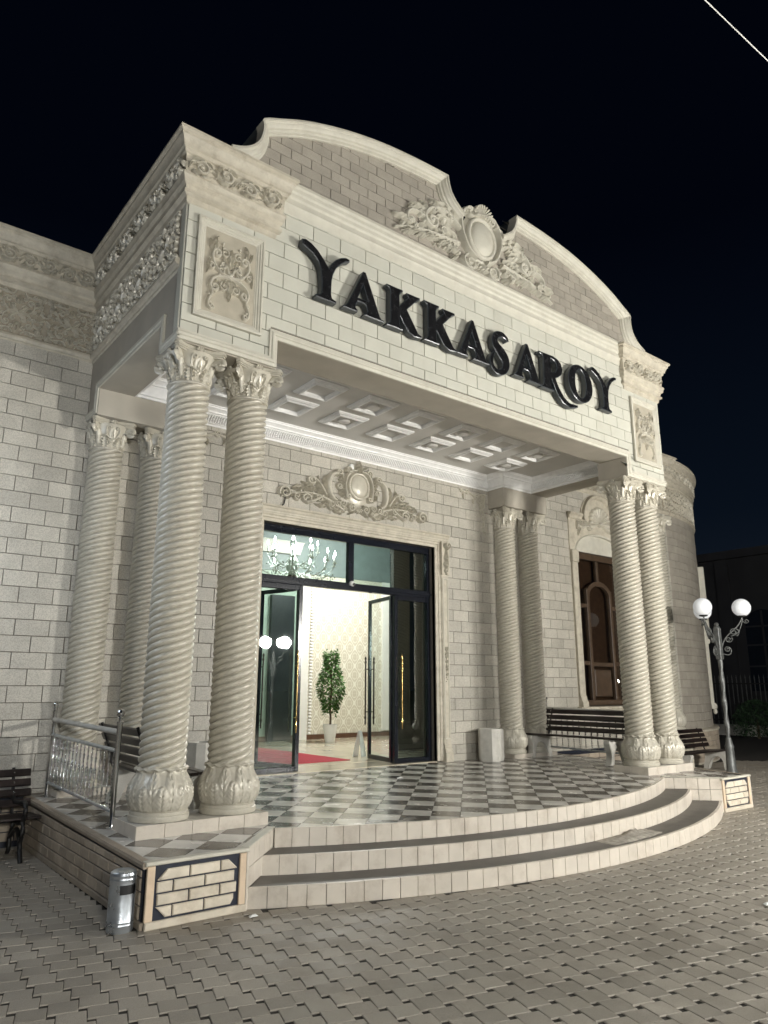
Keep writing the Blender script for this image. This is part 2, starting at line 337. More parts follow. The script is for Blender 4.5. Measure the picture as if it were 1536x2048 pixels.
    def leaf(s, pts, w, h, lobes=4, base=0.0):
        pts = catm(pts, 3) if len(pts) < 14 else pts
        n = len(pts); cs = ((-1, 0.0), (-0.97, 0.35), (-0.55, 1.0), (-0.08, 0.30), (0.08, 0.30), (0.55, 1.0), (0.97, 0.35), (1, 0.0)); m = len(cs); vs = []
        for i, p in enumerate(pts):
            t = i / (n - 1); a = pts[max(i - 1, 0)]; b = pts[min(i + 1, n - 1)]
            d = (b[0] - a[0], b[1] - a[1]); l = hypot(*d) or 1; nx, ny = -d[1] / l, d[0] / l
            en = w * (sin(pi * min(1, 0.12 + 0.88 * t) ** 0.85) * 0.95 + 0.05)
            if t > 0.98: en = w * 0.05
            lob = 1 - 0.45 * abs(cos(lobes * pi * t)) ** 2.2 if lobes else 1
            hh = h * (0.45 + 0.55 * sin(pi * (0.1 + 0.85 * t)))
            for (o, q) in cs:
                oo = o * en * (lob if abs(o) > 0.5 else 1)
                vs.append((p[0] + nx * oo, p[1] + ny * oo, base + hh * q))
        fs = [(i * m + k, (i + 1) * m + k, (i + 1) * m + k + 1, i * m + k + 1) for i in range(n - 1) for k in range(m - 1)]
        return s.add(vs, fs)
    def mesh(s, name, smooth=None):
        me = bpy.data.meshes.new(name); me.from_pydata(s.v, [], s.f); me.update()
        if smooth is not None:
            me.shade_smooth(); me.set_sharp_from_angle(angle=radians(smooth))
        return me
    def build(s, name, m, parent=None, smooth=35, **props):
        return link(name, s.mesh(name, smooth), m, parent, **props)
def inset(poly, d):
    n = len(poly); out = []
    for i in range(n):
        a, p, b = poly[i - 1], poly[i], poly[(i + 1) % n]
        d1 = (p[0] - a[0], p[1] - a[1]); l1 = hypot(*d1) or 1e-9; d2 = (b[0] - p[0], b[1] - p[1]); l2 = hypot(*d2) or 1e-9
        n1 = (-d1[1] / l1, d1[0] / l1); n2 = (-d2[1] / l2, d2[0] / l2); k = max(0.35, 1 + n1[0] * n2[0] + n1[1] * n2[1])
        out.append((p[0] + (n1[0] + n2[0]) / k * d, p[1] + (n1[1] + n2[1]) / k * d))
    return out
def link(name, me, m, parent=None, loc=None, **props):
    o = bpy.data.objects.new(name, me); COL.objects.link(o)
    if m is not None and me is not None and not me.materials: me.materials.append(M[m] if isinstance(m, str) else m)
    if parent is not None: o.parent = parent
    if loc is not None: o.location = loc
    for k, v in props.items(): o[k] = v
    return o
def thing(name, label, cat, loc=(0, 0, 0), rz=0.0, group=None):
    o = bpy.data.objects.new(name, None); COL.objects.link(o); o.location = loc; o.rotation_euler = (0, 0, rz)
    o.empty_display_size = 0.1
    o['label'] = label; o['category'] = cat
    if group: o['group'] = group
    return o
def part(name, parent, loc=(0, 0, 0), rz=0.0):
    o = bpy.data.objects.new(name, None); COL.objects.link(o); o.parent = parent; o.location = loc; o.rotation_euler = (0, 0, rz); o.empty_display_size = 0.1
    return o
def copy_tree(o, parent=None):
    c = o.copy(); COL.objects.link(c); c.parent = parent
    for ch in list(o.children): copy_tree(ch, c)
    return c
def wallmap(y): return lambda u, v, h: (u, y - h, v)          # plane facing -Y
def sidemap(x): return lambda u, v, h: (x - h, u, v)          # plane facing -X, u = y
def sidemap_r(x): return lambda u, v, h: (x + h, u, v)
flatmap = lambda u, v, h: (u, v, h)
def clip_convex(subj, clip):      # subject polygon clipped by a convex polygon (ccw)
    out = list(subj); n = len(clip)
    for i in range(n):
        a, b = clip[i], clip[(i + 1) % n]; inp = out; out = []
        if not inp: return []
        def sd(p): return (b[0] - a[0]) * (p[1] - a[1]) - (b[1] - a[1]) * (p[0] - a[0])
        for j in range(len(inp)):
            p, q = inp[j - 1], inp[j]; sp, sq = sd(p), sd(q)
            if sq >= 0:
                if sp < 0: t = sp / (sp - sq); out.append((p[0] + (q[0] - p[0]) * t, p[1] + (q[1] - p[1]) * t))
                out.append(q)
            elif sp >= 0: t = sp / (sp - sq); out.append((p[0] + (q[0] - p[0]) * t, p[1] + (q[1] - p[1]) * t))
    res = []
    for p in out:
        if not res or hypot(p[0] - res[-1][0], p[1] - res[-1][1]) > 1e-5: res.append(p)
    if len(res) > 1 and hypot(res[0][0] - res[-1][0], res[0][1] - res[-1][1]) < 1e-5: res.pop()
    return res
def area(p): return 0.5 * sum(p[i][0] * p[(i + 1) % len(p)][1] - p[(i + 1) % len(p)][0] * p[i][1] for i in range(len(p)))
def rect(x0, z0, x1, z1): return [(x0, z0), (x1, z0), (x1, z1), (x0, z1)]
def brick_field(parent, m, regions, L, H, x0, z0, mp, depth=0.02, joint=0.0068, bev=0.003, name='brick', join=False, curved=False):
    xs = [p[0] for r in regions for p in r]; zs = [p[1] for r in regions for p in r]
    shared = {}; jm = MB(); n = 0
    for k in range(int(math.floor((min(zs) - z0) / H)), int(math.ceil((max(zs) - z0) / H))):
        za = z0 + k * H + joint / 2; zb = z0 + (k + 1) * H - joint / 2
        off = x0 + (L / 2 if k % 2 else 0)
        for i in range(int(math.floor((min(xs) - off) / L)), int(math.ceil((max(xs) - off) / L))):
            xa = off + i * L + joint / 2; xb = off + (i + 1) * L - joint / 2
            for r in regions:
                pl = clip_convex(r, rect(xa, za, xb, zb))
                if len(pl) < 3 or abs(area(pl)) < 0.0012: continue
                full = abs(abs(area(pl)) - (xb - xa) * (zb - za)) < 1e-6
                b = min(bev, 0.3 * sqrt(abs(area(pl))))
                dp = depth + random.uniform(-0.0012, 0.0012)
                if join: jm.prism(pl, mp, 0, dp, b); continue
                cu = sum(p[0] for p in pl) / len(pl); cv = sum(p[1] for p in pl) / len(pl)
                if curved:
                    me = MB().prism(pl, lambda u, v, hh: tuple(Vector(mp(u, v, hh)) - Vector(mp(cu, cv, 0))), 0, dp, b).mesh(name)
                    link(name, me, m, parent, loc=mp(cu, cv, 0)); n += 1; continue
                if full:
                    if 'm' not in shared:
                        w, h = (xb - xa) / 2, (zb - za) / 2
                        shared['m'] = MB().prism(rect(-w, -h, w, h), lambda u, v, hh: tuple(Vector(mp(u, v, hh)) - Vector(mp(0, 0, 0))), 0, depth, b).mesh(name)
                    me = shared['m']
                else:
                    me = MB().prism([(p[0] - cu, p[1] - cv) for p in pl], lambda u, v, hh: tuple(Vector(mp(u, v, hh)) - Vector(mp(0, 0, 0))), 0, dp, b).mesh(name)
                link(name, me, m, parent, loc=mp(cu, cv, dp - depth)); n += 1
    if join: return jm
    return n
def bez(p0, p1, p2, p3, n=10):
    r = []
    for i in range(n + 1):
        t = i / n; a, b, c, d = (1 - t) ** 3, 3 * t * (1 - t) ** 2, 3 * t * t * (1 - t), t ** 3
        r.append((a * p0[0] + b * p1[0] + c * p2[0] + d * p3[0], a * p0[1] + b * p1[1] + c * p2[1] + d * p3[1]))
    return r
def spiral(cx, cy, r0, r1, a0, turns, n=22):
    return [(cx + (r0 + (r1 - r0) * i / n) * cos(a0 + 2 * pi * turns * i / n), cy + (r0 + (r1 - r0) * i / n) * sin(a0 + 2 * pi * turns * i / n)) for i in range(n + 1)]
def catm(pts, k=6):
    P = [pts[0]] + list(pts) + [pts[-1]]; r = []
    for i in range(1, len(P) - 2):
        for j in range(k):
            t = j / k; out = []
            for c in range(len(P[0])):
                a, b, d, e_ = P[i - 1][c], P[i][c], P[i + 1][c], P[i + 2][c]
                out.append(0.5 * (2 * b + (d - a) * t + (2 * a - 5 * b + 4 * d - e_) * t * t + (3 * b - a - 3 * d + e_) * t ** 3))
            r.append(tuple(out))
    r.append(tuple(pts[-1])); return r
def mirror_u(mb): 
    o = MB(); o.v = [(-a, b, c) for a, b, c in mb.v]; o.f = [q[::-1] for q in mb.f]; return o
def branch(mb, pts, w, h, nleaf, lw, side=0):      # acanthus branch: stem ridge and leaflets on both sides
    n = len(pts); mb.ridge(pts, [w * (1 - 0.7 * i / (n - 1)) for i in range(n)], [h * (1 - 0.4 * i / (n - 1)) for i in range(n)])
    for k in range(nleaf):
        i = int((n - 2) * (k + 0.5) / nleaf); p = pts[i]; q = pts[i + 1]; a = atan2(q[1] - p[1], q[0] - p[0]); sc = lw * (1 - 0.45 * k / nleaf)
        for sgn in ((1, -1) if side == 0 else (side,)):
            b = a + sgn * 0.95
            e1 = (p[0] + cos(b) * sc * 1.2, p[1] + sin(b) * sc * 1.2); e2 = (p[0] + cos(b - sgn * 0.6) * sc * 2.0, p[1] + sin(b - sgn * 0.6) * sc * 2.0)
            mb.leaf(bez(p, (p[0] + cos(b) * sc * 0.6, p[1] + sin(b) * sc * 0.6), e1, e2, 7), sc * 0.42, h * 0.95, 2)

# ------------------------------------------------------------------ ground and paving
XR = 8.165; XC = XR / 2; D = 2.78
ZF = lambda y: 0.426 + 0.0165 * (y + 0.74)
link('ground', MB().add([(-300, -300, -0.05), (400, -300, -0.05), (400, 400, -0.05), (-300, 400, -0.05)], [(0, 1, 2, 3)]).mesh('ground'), 'ground', kind='structure')
pav = link('pavement', MB().add([(-9, -9, -0.008), (26, -9, -0.008), (26, 14, -0.008), (-9, 14, -0.008)], [(0, 1, 2, 3)]).mesh('pavement'), 'sand', kind='structure')
PA = radians(-17); PU = (cos(PA), sin(PA)); PV = (-sin(PA), cos(PA)); PW = 0.148; PS = 0.042
def on_porch(x, y):
    if y > D: return -4.5 < x < 17
    if -0.2 < x < XR + 0.2 and y > -0.72: return True
    cyc = -1.575 + 7.6
    return 0.56 < x < XR - 0.56 and hypot(x - XC, y - cyc) < 7.58
near = []
g = 0.0034
def pav_poly(grow): w = PW / 2 - grow; return [(-w, -w), (w, -w), (w, w), (-w, w)]
def paver_mb(): 
    mb = MB(); q = pav_poly(g / 2)
    mp = lambda u, v, h: (u * PU[0] + v * PV[0], u * PU[1] + v * PV[1], h)
    return mb.prism(q, mp, -0.035, 0.0, 0.0028)
pm = paver_mb(); pme = pm.mesh('paver')
cells = []
for i in range(-130, 130):
    for j in range(-130, 130):
        # pinwheel lattice: blocks PW square with a small PS hole
        u = i * PW + j * PS; v = i * PS - j * PW
        x = -1 + u * PU[0] + v * PV[0]; y = -3.2 + u * PU[1] + v * PV[1]
        if not (-8 < x < 20 and -6.5 < y < 7): continue
        if on_porch(x, y): continue
        z = in_view((x, y, 0), 1500)
        if z is None or z > 16.5: continue
        cells.append((z, x, y))
cells.sort()
vis = [c for c in cells if in_view((c[1], c[2], 0), -10) is not None]
pick = set(id(c) for c in vis[:300])
rest = MB()
for c in cells:
    z, x, y = c; dz = random.uniform(-0.0022, 0.0016); tx, ty = random.uniform(-0.007, 0.007), random.uniform(-0.007, 0.007)
    if id(c) in pick:
        o = link('paver', pme, 'paver', pav, loc=(x, y, dz)); o.rotation_euler = (tx, ty, random.uniform(-0.01, 0.01))
    else:
        rest.merge(pm, lambda a, b, h, x=x, y=y, dz=dz, tx=tx, ty=ty: (x + a, y + b, h + dz + a * ty + b * tx))
rest.build('pavers', 'paver', pav, smooth=None, kind='stuff')

# ------------------------------------------------------------------ entrance porch: platform, checker floor, curved steps
porch = thing('entrance_porch', 'tiled entrance porch with curved steps and checkered floor in front of the doors', 'porch', (0, 0, 0))
def arc(R, yc, x_half, n=60): 
    a0 = math.asin(x_half / R); return [(XC + R * sin(-a0 + 2 * a0 * i / n), yc - R * cos(-a0 + 2 * a0 * i / n)) for i in range(n + 1)]
A1 = arc(6.66, -0.93 + 6.66, XC - 1.083); A2 = arc(6.92, -1.25 + 6.92, XC - 0.835); A3 = arc(7.6, -1.575 + 7.6, XC - 0.575)
out_top = [(-0.213, D), (-0.213, -0.738), (0.55, -0.738), (1.083, -0.19)] + A1[1:-1] + [(XR - 1.083, -0.19), (XR - 0.55, -0.738), (XR + 0.213, -0.738), (XR + 0.213, D)]
slope = math.atan(0.0165)
mb = MB(); n = len(out_top)
mb.add([(x, y, ZF(y) - 0.012) for x, y in out_top] + [(x, y, -0.02) for x, y in out_top], [tuple(range(n))] + [(i, n + i, n + (i + 1) % n, (i + 1) % n) for i in range(n)])
mb.build('platform', 'grout', porch, smooth=None)
fl = part('checkered_floor', porch)
TS = 0.278; TA = pi / 4; tmaps = []
for i in range(-40, 60):
    for j in range(-40, 40):
        u0, v0 = i * TS, j * TS; gq = 0.002
        q = [(u0 + gq, v0 + gq), (u0 + TS - gq, v0 + gq), (u0 + TS - gq, v0 + TS - gq), (u0 + gq, v0 + TS - gq)]
        q = [(0.02 + a * cos(TA) - b * sin(TA), 0.05 + a * sin(TA) + b * cos(TA)) for a, b in q]
        cx_ = sum(p[0] for p in q) / 4; cy_ = sum(p[1] for p in q) / 4
        if not (-0.7 < cx_ < XR + 0.7 and -1.3 < cy_ < 3.2): continue
        pl = clip_convex(out_top[::1], q)
        if len(pl) < 3 or abs(area(pl)) < 0.0008: continue
        tmaps.append((-abs(area(pl)), cx_, cy_, (i + j) % 2, pl, abs(abs(area(pl)) - (TS - 2 * gq) ** 2) < 1e-5))
tmaps.sort()
tshare = {}; trest = {0: MB(), 1: MB()}; cnt = 0
TMP = lambda u, v, h: (u, v, ZF(v) + h)
for (ar, cx_, cy_, k, pl, full) in tmaps:
    mname = 'tile_w' if k else 'tile_d'
    if cnt < 300:
        me = MB().prism([(p[0] - cx_, p[1] - cy_) for p in pl], lambda u, v, h: (u, v, h + 0.0165 * v), -0.01, 0.0, 0.0015).mesh('floor_tile')
        link('floor_tile', me, mname, fl, loc=(cx_, cy_, ZF(cy_))); cnt += 1
    else: trest[k].prism(pl, TMP, -0.01, 0.0, 0.0015)
for k in (0, 1):
    if trest[k].v: trest[k].build('floor_tile_cuts', 'tile_w' if k else 'tile_d', fl, smooth=None, kind='stuff')
# steps
def riser(name, A, z0, z1, w=0.148, base=True):
    p = part(name, porch)
    L = [0.0]
    for i in range(1, len(A)): L.append(L[-1] + hypot(A[i][0] - A[i - 1][0], A[i][1] - A[i - 1][1]))
    nt_ = max(1, round(L[-1] / w))
    def at(s):
        for i in range(1, len(A)):
            if s <= L[i] + 1e-9:
                t = (s - L[i - 1]) / (L[i] - L[i - 1]); return (A[i - 1][0] + (A[i][0] - A[i - 1][0]) * t, A[i - 1][1] + (A[i][1] - A[i - 1][1]) * t)
        return A[-1]
    for k in range(nt_):
        a = at(L[-1] * k / nt_); b = at(L[-1] * (k + 1) / nt_); d = (b[0] - a[0], b[1] - a[1]); l = hypot(*d); d = (d[0] / l, d[1] / l); nn = (d[1], -d[0])
        gp = 0.0018; cx_, cy_ = (a[0] + b[0]) / 2, (a[1] + b[1]) / 2
        za = z0 if not callable(z0) else z0(cy_); zb = (z1 if not callable(z1) else z1(cy_)) + 0.003 + random.uniform(-0.001, 0.001)
        mp = lambda u, v, h: (d[0] * u + nn[0] * h, d[1] * u + nn[1] * h, v)
        th = 0.014 + random.uniform(-0.0012, 0.0012)
        me = MB().prism(rect(-l / 2 + gp, 0, l / 2 - gp, zb - za), mp, -0.02, th, 0.0025).mesh('riser_tile')
        link('riser_tile', me, 'riser', p, loc=(cx_, cy_, za))
def tread(name, A, B, z, mname='tread'):
    mb = MB(); n = len(A); mb.add([(x, y, z) for x, y in A] + [(x, y, z) for x, y in B] + [(x, y, -0.02) for x, y in A], [(i, i + 1, n + i + 1, n + i) for i in range(n - 1)] + [(i + 1, i, 2 * n + i, 2 * n + i + 1) for i in range(n - 1)])
    mb.build(name, mname, porch, smooth=None)
riser('top_riser', A1, 0.283, lambda y: ZF(y))
riser('middle_riser', A2, 0.141, 0.285)
riser('bottom_riser', A3, 0.0, 0.143)
tread('upper_tread', A2, A1, 0.285); tread('lower_tread', A3, A2, 0.143)
# slanting cheek walls beside the steps
def cheek(sgn):
    a = (0.55, -0.738); b = (1.083, -0.19); w = part('cheek_wall', porch)
    f = (lambda x: x) if sgn > 0 else (lambda x: XR - x)
    l = hypot(b[0] - a[0], b[1] - a[1]); d = ((b[0] - a[0]) / l, (b[1] - a[1]) / l); nn = (d[1], -d[0])
    def mp(u, v, h): return (f(a[0] + d[0] * u + nn[0] * h), a[1] + d[1] * u + nn[1] * h, v)
    cols = 5; rows = [(0.0, 0.143), (0.147, 0.285), (0.289, 0.428)]
    for c in range(cols):
        for (za, zb) in rows:
            u0, u1 = l * c / cols + 0.002, l * (c + 1) / cols - 0.002
            MB().prism(rect(u0, za + 0.001, u1, zb), mp, -0.01, 0.012, 0.002).build('cheek_tile', 'riser', w, smooth=None)
    MB().prism([(0, 0.428), (l, 0.437), (l, 0.447), (0, 0.438)], mp, -0.05, 0.018, 0.003).build('cheek_cap', 'trimlight', w, smooth=None)
cheek(1); cheek(-1)
# pedestal fronts with brick panels
def pedestal(x0, x1, nm):
    p = part('pedestal_front', porch); mp = wallmap(-0.738)
    MB().prism(rect(x0, 0.0, x1, 0.40), mp, -0.1, 0.004).build('panel_back', 'navy', p, smooth=None)
    MB().prism(rect(x0, 0.0, x1, 0.052), mp, 0, 0.026, 0.006).build('plinth_strip', 'pbrick', p, smooth=None)
    bw = 0.052
    MB().prism(rect(x0 - 0.004, 0.053, x0 + bw, 0.40), mp, 0, 0.02, 0.003).build('border_post', 'border', p, smooth=None)
    MB().prism(rect(x1 - bw - 0.012, 0.053, x1 - 0.012, 0.40), mp, 0, 0.02, 0.003).build('border_post', 'border', p, smooth=None)
    MB().prism(rect(x1 - 0.011, 0.0, x1 + 0.004, 0.405), mp, 0, 0.022, 0.003).build('corner_trim', 'riser', p, smooth=None)
    MB().prism(rect(x0 - 0.02, 0.405, x1 + 0.01, 0.432), mp, -0.04, 0.03, 0.006).build('edge_cap', 'trimlight', p, smooth=None)
    a, b, c, d = x0 + bw + 0.02, 0.062, x1 - bw - 0.035, 0.378; ch = 0.075
    reg = [(a + ch, b), (c - ch * 0.6, b), (c, b + ch), (c, d - ch * 0.9), (c - ch, d), (a + ch, d), (a, d - ch), (a, b + ch)]
    brick_field(p, 'pbrick', [reg], 0.236, (d - b) / 4 - 0.0001, a - 0.118, b, mp, depth=0.02, joint=0.011, bev=0.006)
pedestal(-0.213, 0.55, 'l'); pedestal(XR - 0.55, XR + 0.213, 'r')
# platform sides
for sg in (0, 1):
    p = part('platform_side', porch)
    mp = sidemap(-0.213) if sg == 0 else sidemap_r(XR + 0.213)
    MB().prism(rect(-0.70, 0.0, D, 0.39), mp, -0.05, 0.004).build('panel_back', 'navy', p, smooth=None)
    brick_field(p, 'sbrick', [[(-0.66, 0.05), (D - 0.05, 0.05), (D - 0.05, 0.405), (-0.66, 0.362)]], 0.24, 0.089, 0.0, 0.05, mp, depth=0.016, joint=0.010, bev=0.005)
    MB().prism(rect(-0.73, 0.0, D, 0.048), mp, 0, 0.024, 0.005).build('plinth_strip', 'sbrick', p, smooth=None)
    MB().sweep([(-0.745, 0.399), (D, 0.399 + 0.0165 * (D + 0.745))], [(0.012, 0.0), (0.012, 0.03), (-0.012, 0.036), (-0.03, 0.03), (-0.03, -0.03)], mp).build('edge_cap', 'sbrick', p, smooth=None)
# column plinths
def plinth(x0, x1, y0, y1, z1, tiles=5):
    p = part('column_plinth', porch); zb = ZF(y0) - 0.01
    MB().box((x0 + 0.012, y0 + 0.012, zb), (x1 - 0.012, y1, z1 - 0.004)).build('plinth_core', 'tile_w', p, smooth=None)
    for k in range(tiles):
        u0 = x0 + (x1 - x0) * k / tiles + 0.0015; u1 = x0 + (x1 - x0) * (k + 1) / tiles - 0.0015
        MB().prism(rect(u0, zb, u1, z1), wallmap(y0 + 0.012), 0, 0.012, 0.002).build('plinth_tile', 'riser', p, smooth=None)
    for sx_ in (0, 1):
        mp = sidemap(x0 + 0.012) if sx_ == 0 else sidemap_r(x1 - 0.012)
        for k in range(2):
            u0 = y0 + 0.012 + (y1 - y0 - 0.012) * k / 2 + 0.0015; u1 = y0 + 0.012 + (y1 - y0 - 0.012) * (k + 1) / 2 - 0.0015
            MB().prism(rect(u0, zb, u1, z1), mp, 0, 0.012, 0.002).build('plinth_tile', 'riser', p, smooth=None)
plinth(-0.048, 1.128, -0.027, 0.52, 0.54); plinth(XR - 1.128, XR + 0.048, -0.027, 0.52, 0.54)
plinth(0.0, 1.1, 2.42, D, 0.545, 4); plinth(XR - 1.1, XR, 2.42, D, 0.545, 4)
# spilled mortar heap on the lower tread
mb = MB(); heap = []
for i in range(15):
    for j in range(9):
        u = i / 14; v = j / 8; x = 4.05 + 1.0 * u; yb = -1.575 + 7.6 - sqrt(7.6 ** 2 - (x - XC) ** 2); yt = -1.25 + 6.92 - sqrt(6.92 ** 2 - (x - XC) ** 2)
        y = yb + 0.02 + (yt - yb - 0.03) * (0.15 + 0.85 * v); hgt = 0.05 * max(0, sin(pi * u)) * max(0, sin(pi * v * 0.8 + 0.3)) * random.uniform(0.4, 1.1) * (1.35 if 0.5 < u < 0.9 and v > 0.5 else 0.6)
        if i in (0, 14) or j in (0,): hgt = -0.003
        heap.append((x, y + random.uniform(-0.008, 0.008), 0.144 + hgt))
mb.add(heap, [(i * 9 + j, (i + 1) * 9 + j, (i + 1) * 9 + j + 1, i * 9 + j + 1) for i in range(14) for j in range(8)])
o = mb.build('mortar_heap', 'mortar', smooth=60); o['label'] = 'flat grey heap of spilled mortar on the lower curved step'; o['category'] = 'mortar heap'

# ------------------------------------------------------------------ the hall
hall = thing('banquet_hall', 'ornate pale stone hall with columned portico and curved pediment, lit at night', 'building', (0, 0, 0))
BL, BH = 0.357, 0.178
wm = wallmap(D)
def core(name, regs, mp, h=-0.3, parent=hall, m='grout'):
    mb = MB()
    for r in regs: mb.prism(r, mp, h, 0.0)
    return mb.build(name, m, parent, smooth=None)
wl = core('left_wall', [rect(-5, -0.02, 0.0, 6.6)], wm)
brick_field(wl, 'wall', [rect(-2.3, 0.50, 0.0, 5.52)], BL, BH, 0.0095, 0.546, wm)
wp1 = core('porch_wall_by_bench', [rect(0.0, 0.3, 2.48, 5.6)], wm)
brick_field(wp1, 'wall', [rect(0.0, 0.585, 2.30, 5.06)], BL, BH, 0.0095, 0.546, wm)
wp2 = core('porch_wall_by_planter', [rect(5.685, 0.3, XR, 5.6)], wm)
brick_field(wp2, 'wall', [rect(5.86, 0.585, XR, 5.06)], BL, BH, 0.0095, 0.546, wm)
wp3 = core('wall_over_door', [rect(2.48, 3.875, 5.685, 5.6)], wm)
brick_field(wp3, 'wall', [rect(2.30, 4.10, 5.86, 5.06)], BL, BH, 0.0095, 0.546, wm)
wr = core('right_wall', [rect(XR, -0.02, 9.46, 6.6), rect(11.06, -0.02, 12.9, 6.6), rect(9.46, -0.02, 11.06, 1.26), rect(9.46, 4.26, 11.06, 6.6)], wm)
brick_field(wr, 'wall', [rect(XR, 0.50, 9.30, 5.52), rect(11.20, 0.50, 12.9, 5.52), rect(9.30, 0.50, 11.20, 1.16), rect(9.30, 5.05, 11.20, 5.52)], BL, BH, 0.0095, 0.546, wm)
for (xa, xb) in ((0.0, 2.30), (5.97, XR)):
    MB().prism(rect(xa, 0.46, xb, 0.58), wm, 0, 0.024, 0.006).build('skirting', 'wall', hall, smooth=None)
# rotunda
RX, RR = 12.9, 4.9; RY = D + RR
def rotmap(u, v, h): a = u / RR; r = RR + h; return (RX + r * sin(a), RY - r * cos(a), v)
def arcpath(r0, a1=1.25, n=40): return [(RX + r0 * sin(a1 * i / n), RY - r0 * cos(a1 * i / n)) for i in range(n + 1)]
rot = part('rotunda', hall)
mb = MB(); ap = arcpath(RR); n = len(ap)
mb.add([(x, y, -0.02) for x, y in ap] + [(x, y, 6.7) for x, y in ap], [(i, i + 1, n + i + 1, n + i) for i in range(n - 1)]); mb.build('rotunda_core', 'grout', rot, smooth=60)
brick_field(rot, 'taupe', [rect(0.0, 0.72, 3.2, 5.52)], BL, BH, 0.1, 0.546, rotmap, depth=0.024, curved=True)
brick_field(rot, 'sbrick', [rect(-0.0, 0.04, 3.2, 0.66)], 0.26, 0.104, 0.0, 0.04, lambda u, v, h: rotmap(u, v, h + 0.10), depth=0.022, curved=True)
MB().sweep(arcpath(RR), [(0.0, 0.74), (0.10, 0.74), (0.15, 0.71), (0.15, 0.67), (0.10, 0.66), (0.10, -0.02)], flatmap, cap=False).build('rotunda_ledge', 'trim', rot, smooth=40)
# base ledge of the flat walls
for (xa, xb) in ((-5, -0.215), (XR + 0.215, 12.9)):
    p = MB().sweep([(xa, D), (xb, D)], [(0.0, 0.50), (0.05, 0.49), (0.07, 0.46), (0.05, 0.44), (0.05, -0.02)], flatmap).build('base_ledge', 'navy', hall, smooth=None)
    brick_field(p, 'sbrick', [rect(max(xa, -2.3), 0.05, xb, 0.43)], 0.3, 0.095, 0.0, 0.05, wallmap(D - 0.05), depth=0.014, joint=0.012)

# ---- entablature
CP = [(0.0, 6.90), (0.195, 6.875), (0.198, 6.845), (0.172, 6.828), (0.170, 6.80), (0.150, 6.775), (0.135, 6.735), (0.132, 6.71), (0.115, 6.70), (0.108, 6.665), (0.088, 6.655), (0.078, 6.47), (0.100, 6.455), (0.105, 6.425), (0.092, 6.405), (0.088, 6.365), (0.060, 6.34), (0.052, 6.30), (0.072, 6.285), (0.072, 6.255), (0.035, 6.235), (0.03, 6.19), (0.0, 6.165)]
def rev(p): return p
cor_l = MB().sweep([(-5, D), (0, D), (0, 0), (0.93, 0), (0.93, 0.12)], CP, flatmap).build('left_cornice', 'trim', hall, smooth=30)
rp = [(RX + RR * sin(1.25 * i / 30), RY - RR * cos(1.25 * i / 30)) for i in range(1, 31)]
cor_r = MB().sweep([(XR - 0.93, 0.12), (XR - 0.93, 0), (XR, 0), (XR, D), (12.25, D), (12.25, D - 0.10), (12.98, D - 0.10), (12.98, D)] + rp[1:], CP, flatmap).build('right_cornice', 'trim', hall, smooth=30)
LP = [(0.0, 5.625), (0.03, 5.615), (0.055, 5.60), (0.06, 5.57), (0.045, 5.545), (0.02, 5.535), (0.018, 5.51), (0.0, 5.50)]
led_l = MB().sweep([(-5, D), (0, D), (0, 0.07)], LP, flatmap).build('left_ledge', 'trim', hall, smooth=30)
led_r = MB().sweep([(XR, 0.07), (XR, D), (12.9, D)] + rp, LP, flatmap).build('right_ledge', 'trim', hall, smooth=30)
# flat frieze grounds behind the reliefs, groove shade put into their colour
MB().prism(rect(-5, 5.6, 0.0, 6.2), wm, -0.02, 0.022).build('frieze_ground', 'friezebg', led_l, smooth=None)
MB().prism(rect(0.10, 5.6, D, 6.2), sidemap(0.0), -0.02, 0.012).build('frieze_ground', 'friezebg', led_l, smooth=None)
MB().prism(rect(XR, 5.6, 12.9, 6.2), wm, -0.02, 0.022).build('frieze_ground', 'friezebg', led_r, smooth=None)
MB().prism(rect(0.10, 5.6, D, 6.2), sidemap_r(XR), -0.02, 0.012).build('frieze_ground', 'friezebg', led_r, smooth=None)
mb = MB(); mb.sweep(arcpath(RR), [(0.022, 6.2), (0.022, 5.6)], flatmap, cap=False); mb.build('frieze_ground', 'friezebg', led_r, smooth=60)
# relief units
def vine_unit(L=0.46, H=0.165):
    mb = MB(); h = 0.045
    st = [(L * i / 20, 0.30 * H * sin(2 * pi * i / 20)) for i in range(21)]
    mb.ridge(st, 0.012, h * 0.7)
    for (cx, cy, sg) in ((L * 0.25, -0.10 * H, 1), (L * 0.75, 0.10 * H, -1)):
        mb.ridge(spiral(cx, cy, 0.44 * H, 0.05 * H, sg * pi * 0.6, -sg * 1.5, 22), [0.017 - 0.006 * i / 22 for i in range(23)], h)
        mb.dome(cx, cy, 0.017, 0.014, h * 1.2, 8, 3)
        for k in range(5):
            a = sg * (0.3 + k * 1.15); r0 = 0.34 * H; r1 = 0.64 * H
            mb.leaf(bez((cx + r0 * cos(a), cy + r0 * sin(a)), (cx + r1 * cos(a), cy + r1 * sin(a)), (cx + r1 * cos(a + 0.5 * sg), cy + r1 * sin(a + 0.5 * sg)), (cx + 0.72 * H * cos(a + 0.9 * sg), cy + 0.62 * H * sin(a + 0.9 * sg)), 7), 0.027, h * 1.0, 2)
    for k in range(3): mb.dome(L * (0.46 + 0.04 * k), 0.3 * H * (1 - k), 0.009, 0.009, 0.02, 7, 3)
    return mb
